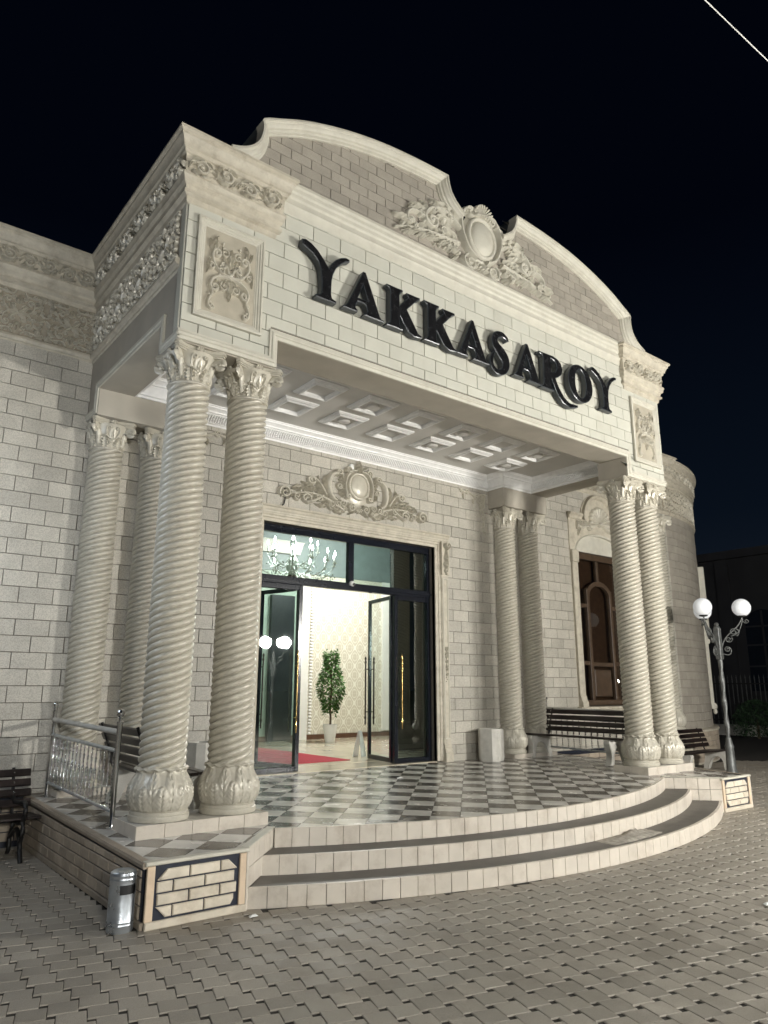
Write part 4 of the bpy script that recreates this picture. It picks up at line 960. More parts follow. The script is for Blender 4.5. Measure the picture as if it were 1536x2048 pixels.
# ---- door surround and crest
ds = part('door_surround', hall)
DP = [(0.0, -0.06), (0.0, 0.02), (0.02, 0.03), (0.045, 0.03), (0.055, 0.045), (0.08, 0.048), (0.095, 0.062), (0.13, 0.066), (0.145, 0.05), (0.19, 0.046), (0.20, 0.0)]
MB().sweep([(2.48, 0.50), (2.48, 3.875), (5.685, 3.875), (5.685, 0.50)], [(-a, b) for a, b in DP[:8]] + [(-0.14, 0.0)], wm).build('architrave', 'trim', ds, smooth=30)
MB().sweep([(2.22, D), (5.945, D)], [(0.0, 4.115), (0.11, 4.10), (0.115, 4.075), (0.095, 4.06), (0.085, 4.03), (0.075, 4.02), (0.07, 3.995), (0.06, 3.985), (0.0, 3.98)], flatmap).build('lintel_cornice', 'trim', ds, smooth=30)
for x, sgn in ((2.31, -1), (5.855, 1)):
    MB().prism(rect(x - 0.075, 0.74, x + 0.075, 3.42), wm, 0, 0.075, 0.006).build('pilaster', 'trim', ds, smooth=None)
    MB().sweep([(x - 0.055, 0.82), (x + 0.055, 0.82), (x + 0.055, 3.36), (x - 0.055, 3.36)], [(0, 0.074), (0.0, 0.084), (-0.012, 0.086), (-0.02, 0.074)], wm, closed=True).build('pilaster_panel', 'trimlight', ds, smooth=30)
    MB().sweep([(x - 0.075, D - 0.075), (x + 0.075, D - 0.075)], [(0, 0.745), (0.012, 0.74), (0.018, 0.71), (0.012, 0.69), (0.03, 0.665), (0.034, 0.63), (0.045, 0.62), (0.045, 0.455), (-0.075, 0.455), (-0.075, 0.745)], flatmap).build('pilaster_base', 'trim', ds, smooth=30)
    cn = MB(); cn.leaf([(0, -0.28 + 0.46 * i / 12) for i in range(13)], 0.062, 0.075, 4); cn.ridge(spiral(0, 0.20, 0.06, 0.012, -pi / 2, 1.5, 18), 0.018, 0.095); cn.ridge(spiral(0, -0.22, 0.04, 0.01, pi / 2, 1.3, 14), 0.014, 0.07)
    for k in range(5): cn.dome(0, 0.10 - 0.06 * k, 0.016, 0.016, 0.09, 8, 3)
    relief_object('console_bracket', cn, lambda u, v, h, x=x: (x + u, D - 0.075 - h * (1 + 1.0 * max(0, v)), 3.70 + v), ds)
    MB().box((x - 0.085, D - 0.10, 3.42), (x + 0.085, D, 3.978)).build('console_block', 'trim', ds, smooth=None)
    dr = MB(); branch(dr, [(0, 0.30 - 0.5 * i / 12) for i in range(13)], 0.012, 0.022, 7, 0.035)
    for k in range(4): dr.dome(0.008 * (-1) ** k, -0.14 - 0.035 * k, 0.013, 0.013, 0.02, 8, 3)
    relief_object('pilaster_drop', dr, lambda u, v, h, x=x: (x + u, D - 0.076 - h, 1.95 + v), ds)
def door_crest():
    q = MB(); h = 0.07
    branch(q, bez((0.28, -0.40), (0.52, -0.26), (0.85, -0.10), (1.36, -0.34), 18), 0.036, h, 10, 0.115)
    q.ridge(spiral(1.30, -0.28, 0.10, 0.015, -0.4, 1.5, 22), [0.026 - 0.012 * i / 22 for i in range(23)], h)
    q.ridge(bez((0.66, -0.22), (0.80, -0.34), (0.96, -0.40), (1.00, -0.32), 8) + spiral(0.925, -0.32, 0.085, 0.012, 0.0, 1.4, 20)[1:], 0.024, h)
    q.ridge(bez((0.60, -0.20), (0.72, 0.02), (0.86, 0.08), (0.92, 0.0), 10) + spiral(0.85, -0.01, 0.07, 0.012, 0.1, -1.3, 16)[1:], 0.024, h * 0.9)
    q.leaf(bez((0.58, -0.24), (0.62, -0.05), (0.64, 0.05), (0.60, 0.12), 9), 0.055, h, 4)
    q.leaf(bez((0.66, -0.20), (0.74, -0.10), (0.76, 0.0), (0.74, 0.08), 9), 0.045, h, 4)
    q.leaf(bez((0.78, -0.16), (0.86, -0.10), (0.96, -0.10), (1.04, -0.06), 9), 0.045, h, 4)
    # big plain C scroll
    q.ridge(bez((0.40, 0.16), (0.58, 0.20), (0.62, -0.20), (0.42, -0.26), 16), [0.03 + 0.022 * sin(pi * i / 16) for i in range(17)], h * 1.2)
    q.ridge(spiral(0.375, 0.19, 0.055, 0.010, -0.4, 1.5, 16), 0.020, h * 1.25); q.ridge(spiral(0.40, -0.31, 0.06, 0.010, 0.6, -1.5, 16), 0.020, h * 1.2)
    # around the mirror
    q.ridge(bez((0.05, 0.27), (0.22, 0.28), (0.30, 0.06), (0.24, -0.12), 12) + spiral(0.205, -0.15, 0.045, 0.01, 0.5, -1.3, 14)[1:], 0.022, h * 1.2)
    q.ridge(spiral(0.19, 0.26, 0.055, 0.01, -0.8, 1.4, 14), 0.018, h * 1.2)
    q.leaf(bez((0.26, 0.0), (0.32, 0.05), (0.34, 0.12), (0.31, 0.18), 8), 0.04, h, 3); q.leaf(bez((0.24, -0.15), (0.32, -0.18), (0.36, -0.10), (0.34, -0.02), 8), 0.035, h, 3)
    q.ridge(spiral(0.13, -0.33, 0.07, 0.012, 2.2, -1.5, 18), 0.020, h * 1.1); q.ridge(spiral(0.27, -0.38, 0.045, 0.01, 0.8, 1.4, 14), 0.016, h)
    q.leaf(bez((0.02, -0.30), (0.08, -0.36), (0.12, -0.42), (0.20, -0.44), 8), 0.035, h, 3)
    q.leaf(bez((0.04, 0.30), (0.10, 0.36), (0.14, 0.32), (0.16, 0.38), 7), 0.03, h, 2)
    for (a, b, r) in ((0.50, -0.34, 0.07), (0.72, -0.28, 0.06), (1.10, -0.30, 0.06), (0.36, -0.02, 0.05), (0.30, -0.28, 0.06)): q.ridge(spiral(a, b, r, 0.01, a * 9, 1.4, 16), 0.017, h * 0.9)
    q.leaf(bez((0.92, -0.20), (1.02, -0.12), (1.12, -0.14), (1.20, -0.20), 9), 0.05, h, 4); q.leaf(bez((0.50, -0.28), (0.60, -0.38), (0.70, -0.40), (0.80, -0.36), 9), 0.045, h, 4)
    for k in range(5): q.dome(0.30 + 0.02 * k, -0.06 + 0.05 * k, 0.014, 0.014, h * 1.1, 8, 3)
    mb = MB(); mb.merge(q); mb.merge(mirror_u(q))
    mb.dome(0, 0.02, 0.26, 0.30, 0.035, 24, 4)
    mb.ridge([(0.185 * cos(2 * pi * i / 30), 0.03 + 0.20 * sin(2 * pi * i / 30)) for i in range(31)], 0.025, 0.04, 0.03)
    mb.dome(0, 0.03, 0.165, 0.18, 0.055, 24, 6, 0.035)
    mb.leaf(bez((0, 0.24), (0.0, 0.32), (0.01, 0.38), (0.0, 0.45), 9), 0.05, 0.09, 3)
    scallop(mb, 0, -0.30, 0.015, 0.08, pi + 0.3, 2 * pi - 0.3, 5, 0.06)
    return mb
relief_object('door_crest', door_crest(), lambda u, v, h: (4.08 + u, D - 0.02 - h, 4.60 + v), ds)
def corner_orn():
    mb = MB(); h = 0.035
    mb.ridge(bez((0.0, -0.02), (-0.16, 0.0), (-0.22, -0.14), (-0.34, -0.06), 10) + bez((-0.34, -0.06), (-0.46, 0.02), (-0.52, -0.10), (-0.64, 0.0), 10)[1:], 0.016, h)
    mb.ridge(bez((-0.02, 0.0), (0.0, -0.16), (-0.16, -0.22), (-0.08, -0.36), 10) + bez((-0.08, -0.36), (0.0, -0.46), (-0.12, -0.54), (-0.02, -0.68), 10)[1:], 0.016, h)
    for (a, b, r, s) in ((-0.24, -0.10, 0.06, 1), (-0.46, -0.02, 0.05, -1), (-0.10, -0.24, 0.06, -1), (-0.05, -0.46, 0.05, 1), (-0.16, -0.16, 0.07, 1), (-0.60, -0.03, 0.03, 1)): mb.ridge(spiral(a, b, r, 0.01, 0.4, 1.3 * s, 16), 0.013, h)
    for k in range(6):
        a = pi + 0.1 + k * 0.28; mb.leaf(bez((-0.04, -0.04), (-0.04 + 0.08 * cos(a), -0.04 + 0.08 * sin(a)), (-0.04 + 0.15 * cos(a), -0.04 + 0.15 * sin(a)), (-0.04 + 0.2 * cos(a), -0.04 + 0.2 * sin(a)), 7), 0.03, h, 2)
    for (a, b) in ((-0.3, -0.12), (-0.12, -0.3), (-0.05, -0.6), (-0.54, -0.06)): mb.leaf(bez((a, b), (a - 0.03, b - 0.03), (a - 0.03, b - 0.07), (a, b - 0.11), 6), 0.025, h, 2)
    return mb
co_ = corner_orn()
relief_object('corner_relief', co_, lambda u, v, h: (6.92 + u, D - 0.02 - h, 4.99 + v), hall)
relief_object('corner_relief', co_, lambda u, v, h: (XR - 6.92 - u, D - 0.02 - h, 4.99 + v), hall)

# ---- glazed doors
dr_ = part('glazed_door', hall)
YD = 2.93
fr = MB()
def bar(mb, x0, z0, x1, z1, y0=YD - 0.04, y1=YD + 0.04): mb.cbox((x0, y0, z0), (x1, y1, z1), 0.005)
bar(fr, 2.48, 3.77, 5.685, 3.875); bar(fr, 2.48, 3.035, 5.685, 3.145, YD - 0.05, YD + 0.05); bar(fr, 2.48, 0.49, 2.55, 3.77); bar(fr, 5.62, 0.49, 5.685, 3.77); bar(fr, 4.03, 3.145, 4.13, 3.77)
bar(fr, 3.17, 0.49, 3.235, 3.035); bar(fr, 4.93, 0.49, 4.995, 3.035); bar(fr, 2.55, 0.49, 3.17, 0.56); bar(fr, 4.995, 0.49, 5.62, 0.56); bar(fr, 2.55, 2.96, 3.17, 3.035); bar(fr, 4.995, 2.96, 5.62, 3.035)
fr.build('door_frame', 'frame', dr_, smooth=None)
MB().box((2.40, YD - 0.09, 3.075), (5.76, YD - 0.052, 3.10)).build('drip_rail', 'frame', dr_, smooth=None)
def pane(name, x0, z0, x1, z1, y=YD, m='glass'): return MB().add([(x0, y, z0), (x1, y, z0), (x1, y, z1), (x0, y, z1)], [(0, 1, 2, 3)]).build(name, m, dr_, smooth=None)
pane('transom_pane', 2.55, 3.145, 4.03, 3.77); pane('transom_pane', 4.13, 3.145, 5.62, 3.77, m='glass_dark'); pane('side_pane', 2.55, 0.56, 3.17, 2.96); pane('side_pane', 4.995, 0.56, 5.62, 2.96, m='glass_dark')
for (x0, x1) in ((2.48, 5.685),): MB().box((x0, YD - 0.15, 0.40), (x1, YD + 0.5, 0.4915)).build('threshold', 'marble', dr_, smooth=None)
def leafdoor(hx, hy, ang, L=0.84, flip=1):
    d = part('door_leaf', dr_, (hx, hy, 0.0), ang)
    f = MB()
    for (a, b, c, e_) in ((0, 0.50, 0.06, 3.03), (L - 0.06, 0.50, L, 3.03), (0.06, 0.50, L - 0.06, 0.57), (0.06, 2.97, L - 0.06, 3.03)): f.cbox((a, -0.022, b), (c, 0.022, e_), 0.004)
    f.build('leaf_frame', 'frame', d, smooth=None)
    MB().add([(0.061, 0, 0.571), (L - 0.061, 0, 0.571), (L - 0.061, 0, 2.969), (0.061, 0, 2.969)], [(0, 1, 2, 3)]).build('leaf_pane', 'glass_leaf', d, smooth=None)
    for s in (-1, 1):
        hb = MB(); x = L - 0.03; y = s * 0.075
        hb.lathe([(0.011, 1.02), (0.013, 1.06), (0.011, 1.10), (0.020, 1.13), (0.012, 1.16), (0.013, 1.20), (0.013, 1.95), (0.012, 1.98), (0.020, 2.01), (0.011, 2.04), (0.018, 2.07), (0.008, 2.10)], 12, x, y)
        for z in (1.22, 1.90): hb.tube([(x, 0, z), (x, y, z)], 0.009, 8)
        hb.build('pull_handle', 'bronze', d, smooth=40)
leafdoor(4.93, YD + 0.03, radians(78)); leafdoor(3.235, YD + 0.03, radians(104))
for (x, y) in ((5.03, YD - 0.10), (3.14, YD - 0.10)):
    hb = MB(); hb.lathe([(0.010, 1.00), (0.012, 1.06), (0.018, 1.09), (0.012, 1.12), (0.011, 1.16), (0.011, 1.98), (0.012, 2.02), (0.019, 2.05), (0.010, 2.09), (0.006, 2.12)], 12, x, y)
    for z in (1.2, 1.9): hb.tube([(x, y, z), (x, YD - 0.04, z)], 0.008, 8)
    hb.build('pull_handle', 'brass', dr_, smooth=40)
# ---- arched side window
wi = part('side_window', hall)
WX0, WX1, WZ0, WZ1 = 9.46, 11.06, 1.28, 4.26; WC = (WX0 + WX1) / 2
for x in (WX0 - 0.09, WX1 + 0.09):
    MB().prism(rect(x - 0.085, 1.46, x + 0.085, 4.02), wm, -0.1, 0.075, 0.008).build('window_pilaster', 'trim', wi, smooth=None)
    MB().cbox((x - 0.10, D - 0.10, 4.02), (x + 0.10, D + 0.1, 4.27), 0.01).build('pilaster_cap', 'trim', wi, smooth=None)
    MB().sweep([(x - 0.085, D - 0.07), (x + 0.085, D - 0.07)], [(0.0, 1.47), (0.015, 1.45), (0.03, 1.38), (0.055, 1.34), (0.055, 1.26), (-0.1, 1.26), (-0.1, 1.47)], flatmap).build('pilaster_base', 'trim', wi, smooth=30)
MB().sweep([(WX0 - 0.22, D), (WX1 + 0.22, D)], [(0, 1.27), (0.12, 1.255), (0.125, 1.22), (0.10, 1.20), (0.09, 1.15), (0.06, 1.13), (0.0, 1.12)], flatmap).build('window_sill', 'trim', wi, smooth=30)
R1 = 0.60
head = [(WX0 - 0.20, 4.27), (WX0, 4.27)] + [(WC + 0.80 * cos(pi - pi * i / 24), 4.27 + 0.36 * sin(pi * i / 24)) for i in range(1, 24)] + [(WX1, 4.27), (WX1 + 0.20, 4.27), (WX1 + 0.20, 5.02), (WC + R1, 5.02)] + [(WC + R1 * cos(pi * i / 20), 4.93 + R1 * sin(pi * i / 20)) for i in range(1, 20)] + [(WC - R1, 5.02), (WX0 - 0.20, 5.02)]
MB().prism(head, wm, -0.1, 0.05, 0.006).build('window_head', 'trim', wi, smooth=None)
MB().prism([(WX0, 4.27)] + [(WC + 0.80 * cos(pi - pi * i / 24), 4.27 + 0.36 * sin(pi * i / 24)) for i in range(1, 24)] + [(WX1, 4.27)], wm, -0.1, 0.012).build('lunette', 'trimlight', wi, smooth=None)
MB().sweep([(WC + 0.80 * cos(pi - pi * i / 24), 4.27 + 0.36 * sin(pi * i / 24)) for i in range(25)], [(-0.0, 0.05), (-0.0, 0.075), (-0.03, 0.08), (-0.05, 0.05)], wm).build('lunette_arch', 'trimlight', wi, smooth=30)
MB().sweep([(WC + R1 * cos(pi - pi * i / 24), 4.93 + R1 * sin(pi * i / 24)) for i in range(25)], [(0.02, 0.0), (0.02, 0.13), (0.05, 0.14), (0.07, 0.11), (0.09, 0.10), (0.10, 0.06), (0.11, 0.045)], wm).build('shell_arch', 'trim', wi, smooth=30)
for (a, b) in ((WX0 - 0.22, WC - R1 - 0.01), (WC + R1 + 0.01, WX1 + 0.22)): MB().sweep([(a, D - 0.048), (b, D - 0.048)], [(0, 5.03), (0.08, 5.025), (0.085, 4.99), (0.05, 4.96), (0.045, 4.92), (0.02, 4.90), (0, 4.90)], flatmap).build('head_cornice', 'trim', wi, smooth=30)
wo_ = MB(); scallop(wo_, 0, -0.02, 0.03, 0.30, -0.5, pi + 0.5, 13, 0.07); wo_.dome(0, -0.04, 0.07, 0.06, 0.10)
for sg in (1, -1):
    wo_.ridge(bez((0.25 * sg, -0.15), (0.45 * sg, -0.05), (0.55 * sg, -0.25), (0.75 * sg, -0.14), 12), 0.03, 0.05); wo_.ridge(spiral(0.36 * sg, -0.14, 0.07, 0.01, 0.3, 1.4 * sg, 16), 0.022, 0.06)
    for k in range(4): wo_.leaf(bez((0.42 * sg + 0.09 * k * sg, -0.16), (0.46 * sg + 0.09 * k * sg, -0.06), (0.50 * sg + 0.09 * k * sg, -0.02), (0.54 * sg + 0.08 * k * sg, -0.05 - 0.06 * k), 7), 0.045, 0.06, 3)
    wo_.leaf(bez((0.60 * sg, -0.16), (0.70 * sg, -0.2), (0.74 * sg, -0.28), (0.73 * sg, -0.36), 7), 0.04, 0.05, 3)
relief_object('shell_relief', wo_, lambda u, v, h: (WC + u, D - 0.052 - h, 4.93 + v), wi)
wf = part('window_joinery', wi)
YW = D + 0.10
def wbar(x0, z0, x1, z1, dy=0.0): MB().cbox((x0, YW - 0.04 - dy, z0), (x1, YW + 0.04, z1), 0.008).build('window_bar', 'wood', wf, smooth=None)
wbar(WX0, WZ1 - 0.12, WX1, WZ1, 0.02); wbar(WX0, WZ0, WX1, WZ0 + 0.10); wbar(WX0, WZ0 + 0.10, WX0 + 0.08, WZ1 - 0.12); wbar(WX1 - 0.08, WZ0 + 0.10, WX1, WZ1 - 0.12)
for x in (WX0 + 0.42, WX1 - 0.42): wbar(x - 0.045, WZ0 + 0.10, x + 0.045, 3.55, 0.012)
wbar(WC - 0.04, 3.62, WC + 0.04, WZ1 - 0.12)
for z in (2.08, 3.20):
    wbar(WX0 + 0.08, z - 0.04, WX0 + 0.375, z + 0.04); wbar(WX1 - 0.375, z - 0.04, WX1 - 0.08, z + 0.04)
wbar(WX0 + 0.465, 2.02, WX1 - 0.465, 2.10)
ra = (WX1 - WX0) / 2 - 0.42
MB().sweep([(WC + ra * cos(pi - pi * i / 18), 3.40 + ra * 0.72 * sin(pi * i / 18)) for i in range(19)], [(0.045, -0.04), (0.045, 0.05), (-0.045, 0.05), (-0.045, -0.04)], wallmap(YW)).build('window_arch_bar', 'wood', wf, smooth=30)
MB().prism(rect(WX0 + 0.53, 1.44, WX1 - 0.53, 1.96), wallmap(YW), -0.02, 0.02, 0.015).build('window_panel', 'wood', wf, smooth=None)
for (a, b, c, e_) in ((WX0 + 0.08, WZ0 + 0.1, WX1 - 0.08, WZ1 - 0.12),):
    MB().add([(a, YW + 0.005, b), (c, YW + 0.005, b), (c, YW + 0.005, e_), (a, YW + 0.005, e_)], [(0, 1, 2, 3)]).build('window_pane', 'winglass', wf, smooth=None)
MB().box((WX0 - 0.1, YW + 0.10, WZ0 - 0.1), (WX1 + 0.1, YW + 0.14, WZ1 + 0.1)).build('window_backing', 'wood', wf, smooth=None)  # dark backing added behind the pane instead of a room
# window surround on the far flank of the rotunda, seen in profile
for (u, z0, z1, hh) in ((2.62, 2.95, 4.62, 0.16), (2.62, 1.12, 2.95, 0.10)):
    MB().prism(rect(u - 0.08, z0, u + 0.08, z1), rotmap, 0, hh, 0.01).build('rotunda_window_trim', 'trimlight', rot, smooth=None)
for (u, z, r) in ((2.62, 3.0, 0.06), (2.62, 2.75, 0.05), (2.62, 1.18, 0.06), (2.62, 1.06, 0.05)):
    mb = MB(); mb.ball(rotmap(u, z, 0.10), (r, r, r * 1.4), 12, 8); mb.build('rotunda_window_boss', 'trimlight', rot, smooth=50)

# ------------------------------------------------------------------ sign letters
sign = thing('hall_sign', 'black raised serif letters reading YAKKASAROY across the pale fascia', 'sign', (0, 0, 0))
LY = [[1.225, 6.251], [1.272, 6.265], [1.344, 6.243], [1.429, 6.189], [1.505, 6.111], [1.575, 6.029], [1.612, 6.104], [1.664, 6.171], [1.729, 6.221], [1.794, 6.248], [1.845, 6.242], [1.846, 6.212], [1.795, 6.191], [1.73, 6.141], [1.666, 6.065], [1.629, 5.981], [1.612, 5.895], [1.608, 5.815], [1.608, 5.727], [1.621, 5.683], [1.675, 5.667], [1.676, 5.636], [1.415, 5.636], [1.415, 5.666], [1.468, 5.682], [1.482, 5.73], [1.483, 5.847], [1.464, 5.976], [1.429, 6.06], [1.358, 6.13], [1.275, 6.164], [1.222, 6.19]]
LA = [[2.035, 6.172], [2.071, 6.172], [2.275, 5.69], [2.300, 5.665], [2.34, 5.658], [2.34, 5.635], [2.055, 5.635], [2.055, 5.655], [2.087, 5.668], [2.098, 5.69], [2.074, 5.755], [2.050, 5.775], [1.965, 5.775], [1.938, 5.722], [1.936, 5.687], [1.963, 5.668], [1.963, 5.640], [1.768, 5.640], [1.768, 5.660], [1.803, 5.678], [1.823, 5.705]]
LAH = [[2.035, 6.0], [1.968, 5.822], [2.104, 5.822]]
LK = [[2.374, 6.150], [2.617, 6.150], [2.617, 6.126], [2.579, 6.106], [2.565, 6.067], [2.564, 5.931], [2.70, 6.084], [2.676, 6.112], [2.676, 6.140], [2.882, 6.140], [2.882, 6.112], [2.836, 6.094], [2.678, 5.921], [2.845, 5.673], [2.872, 5.655], [2.905, 5.649], [2.902, 5.620], [2.784, 5.605], [2.690, 5.640], [2.62, 5.730], [2.572, 5.800], [2.566, 5.70], [2.579, 5.660], [2.614, 5.650], [2.614, 5.628], [2.372, 5.628], [2.372, 5.650], [2.414, 5.670], [2.427, 5.705], [2.424, 6.091], [2.404, 6.112], [2.374, 6.124]]
LR = [[5.058, 6.130], [5.36, 6.138], [5.45, 6.120], [5.526, 6.070], [5.560, 5.985], [5.526, 5.897], [5.446, 5.838], [5.385, 5.812], [5.449, 5.700], [5.557, 5.570], [5.682, 5.510], [5.865, 5.524], [5.861, 5.488], [5.675, 5.440], [5.522, 5.475], [5.412, 5.570], [5.330, 5.710], [5.300, 5.780], [5.293, 5.695], [5.305, 5.640], [5.350, 5.626], [5.350, 5.604], [5.075, 5.604], [5.075, 5.628], [5.112, 5.645], [5.128, 5.700], [5.138, 6.061], [5.110, 6.090], [5.058, 6.100]]
LRH = [[5.30, 6.085], [5.36, 6.080], [5.408, 6.050], [5.425, 5.980], [5.394, 5.905], [5.30, 5.880]]
LO = [(5.958 + 0.285 * cos(2 * pi * i / 36), 5.885 + 0.29 * sin(2 * pi * i / 36)) for i in range(36)]
LOH = [(5.962 + 0.125 * cos(2 * pi * i / 36), 5.885 + 0.222 * sin(2 * pi * i / 36)) for i in range(36)]
SC = [(4.425, 6.060, 0.020), (4.395, 6.105, 0.030), (4.310, 6.130, 0.040), (4.215, 6.098, 0.048), (4.172, 6.020, 0.056), (4.205, 5.935, 0.072), (4.290, 5.862, 0.085), (4.355, 5.785, 0.085), (4.365, 5.690, 0.066), (4.305, 5.600, 0.046), (4.205, 5.572, 0.038), (4.120, 5.620, 0.036), (4.095, 5.705, 0.034), (4.125, 5.790, 0.026), (4.168, 5.838, 0.012)]
def stroke_poly(c):
    P = catm(c, 5); L_, R_ = [], []
    for i, p in enumerate(P):
        a, b = P[max(i - 1, 0)], P[min(i + 1, len(P) - 1)]; d = (b[0] - a[0], b[1] - a[1]); l = hypot(*d) or 1; w = p[2]
        L_.append((p[0] - d[1] / l * w, p[1] + d[0] / l * w)); R_.append((p[0] + d[1] / l * w, p[1] - d[0] / l * w))
    return L_, R_
def tri_poly(outer, holes):
    from mathutils.geometry import tessellate_polygon
    loops = [[Vector((x, z, 0)) for x, z in outer]] + [[Vector((x, z, 0)) for x, z in h] for h in holes]
    return [tuple(t) for t in tessellate_polygon(loops)], [p for lp in loops for p in lp]
def letter(name, outer, holes, dx=0.0, dz=0.0):
    def ccw(p): return p if area(p) > 0 else p[::-1]
    outer = ccw([tuple(p) for p in outer]); holes = [ccw([tuple(p) for p in h])[::-1] for h in holes]
    o = part(name, sign)
    y1, y0 = -0.125, -0.045; bev = 0.010
    sd = MB(); fc = MB()
    for lp in [outer] + holes:
        n = len(lp); inn = inset(lp, bev)
        sd.add([(x + dx, y0, z + dz) for x, z in lp] + [(x + dx, y1 + bev * 0.6, z + dz) for x, z in lp] + [(x + dx, y1, z + dz) for x, z in inn],
               [(i, (i + 1) % n, n + (i + 1) % n, n + i) for i in range(n)] + [(n + i, n + (i + 1) % n, 2 * n + (i + 1) % n, 2 * n + i) for i in range(n)])
    t, P = tri_poly(inset(outer, bev), [inset(h, bev) for h in holes]); fc.add([(p.x + dx, y1, p.y + dz) for p in P], t)
    t, P = tri_poly(outer, holes); sd.add([(p.x + dx, y0, p.y + dz) for p in P], t)
    sd.build('letter_return', 'letterside', o, smooth=30); fc.build('letter_face', 'letter', o, smooth=None)
    return o
letter('letter', LY, []); letter('letter', LA, [LAH]); letter('letter', LK, [])
letter('letter', LK, [], 0.575, -0.002); letter('letter', LA, [LAH], 1.715, -0.02)
L_, R_ = stroke_poly(SC); letter('letter', L_ + R_[::-1], [])
letter('letter', LA, [LAH], 2.755, -0.02); letter('letter', LR, [LRH]); letter('letter', LO, [LOH]); letter('letter', [(x if True else x, z) for x, z in LY], [], 5.02, -0.02)

# ------------------------------------------------------------------ lobby behind the doors
lob = thing('entrance_lobby', 'bright entrance lobby with damask wallpaper and marble floor behind the glass doors', 'lobby')
LZ = 0.4955; YB = 8.1
MB().box((0.6, D + 0.62, 0.40), (12.2, YB, LZ)).build('lobby_floor', 'marble', lob, smooth=None)
MB().box((0.6, 3.08, 5.2), (12.2, YB + 0.2, 5.3)).build('lobby_ceiling', 'green', lob, smooth=None)
MB().box((0.5, YB, 0.4), (6.35, YB + 0.2, 5.2)).build('lobby_back_wall', 'green', lob, smooth=None)
MB().box((6.62, YB + 0.001, 0.4), (12.2, YB + 0.2, 5.2)).build('damask_wall', 'damask', lob, smooth=None)
MB().box((6.35, YB - 0.06, 0.4), (6.62, YB + 0.2, 4.15)).build('white_pilaster', 'plaster_w', lob, smooth=None)
MB().box((12.2, 3.08, 0.4), (12.4, YB + 0.2, 5.2)).build('lobby_end_wall', 'plaster_w', lob, smooth=None)
MB().box((0.4, 3.08, 0.4), (0.6, YB + 0.2, 5.2)).build('lobby_side_wall', 'green', lob, smooth=None)
MB().box((0.6, YB - 0.02, 4.15), (12.2, YB - 0.0005, 5.2)).build('lobby_dim_band', 'teal2', lob, smooth=None)  # added band, its grey-teal darkened to keep the upper wall dim
bd = MB()
for k in range(50):
    z = 0.62 + k * 0.07
    if z < 5.1: bd.ball((6.72, YB - 0.01, z), (0.05, 0.035, 0.033), 10, 6)
bd.build('beaded_strip', 'plaster_w', lob, smooth=50, kind='stuff')
bd2 = MB()
for k in range(64):
    z = 0.62 + k * 0.07
    if z < 5.1: bd2.ball((9.55, YB - 0.01, z), (0.05, 0.035, 0.033), 10, 6)
bd2.build('beaded_strip', 'plaster_w', lob, smooth=50, kind='stuff')  # added second strip, stands in for the reflection in the right leaf
MB().box((8.75, YB - 0.05, 0.62), (9.45, YB + 0.0, 4.15)).build('white_pilaster', 'plaster_w', lob, smooth=None)  # added pilaster, stands in for the mirrored one in the right leaf
MB().box((0.6, YB - 0.03, LZ), (12.2, YB - 0.001, LZ + 0.10)).build('lobby_skirting', 'skirt', lob, smooth=None)
MB().box((5.62, YB - 0.10, LZ), (6.2, YB - 0.002, 3.6)).build('dark_doorway', 'darkpanel', lob, smooth=None)
for k in range(7):
    x = 3.2 + k * 0.24
    MB().cbox((x, YB - 0.14 - 0.04 * (k % 2), LZ), (x + 0.22, YB - 0.002, 3.9), 0.05).build('curtain_fold', 'green', lob, smooth=None)
MB().sweep([(0.62, YB - 0.001), (6.3, YB - 0.001)], [(0, 4.55), (0.10, 4.55), (0.16, 4.65), (0.22, 4.75), (0.30, 4.8), (0, 4.8)], flatmap).build('lobby_cornice', 'plaster_w', lob, smooth=30)
mb = MB(); mb.add([(5.4 + 2.4 * cos(2 * pi * i / 48), 5.9 + 1.5 * sin(2 * pi * i / 48), 5.199) for i in range(48)], [tuple(range(48))[::-1]])
rg = MB(); pts = [(5.4 + 2.4 * cos(2 * pi * i / 48), 5.8 + 1.7 * sin(2 * pi * i / 48)) for i in range(48)]
rg.sweep(pts, [(0.0, 5.2), (0.0, 5.12), (0.08, 5.10), (0.14, 5.14), (0.16, 5.2)], flatmap, closed=True); rg.build('ceiling_ring', 'plaster_w', lob, smooth=40)
cm = MB()
for k in range(10):
    a = 2 * pi * k / 10; cx_, cy_ = 5.4 + 1.7 * cos(a), 5.8 + 1.15 * sin(a); d_ = MB()
    for s in (1, -1):
        d_.ridge(spiral(0.14 * s, 0, 0.10, 0.02, 0 if s > 0 else pi, 1.4 * s, 16), 0.012, 0.012); d_.ridge(bez((0.06 * s, -0.10), (0.16 * s, -0.16), (0.24 * s, -0.10), (0.26 * s, 0.02), 8), 0.012, 0.012)
    d_.dome(0, 0, 0.05, 0.05, 0.012)
    cm.merge(d_, lambda u, v, h, cx_=cx_, cy_=cy_: (cx_ + u, cy_ + v, 5.199 - h))
cm.build('ceiling_medallions', 'skirt', lob, smooth=50, kind='stuff')
car = MB(); car.box((3.3, 3.72, LZ), (4.70, 7.9, LZ + 0.008)); o = car.build('red_carpet', 'carpet', smooth=None); o['label'] = 'red carpet runner on the lobby floor inside the open door'; o['category'] = 'carpet'
MB().box((6.30, 4.60, 0.45), (9.4, 4.72, 5.2)).build('added_dark_screen', 'teal', lob, smooth=None)  # added dark screen, keeps the view through the right side pane dim
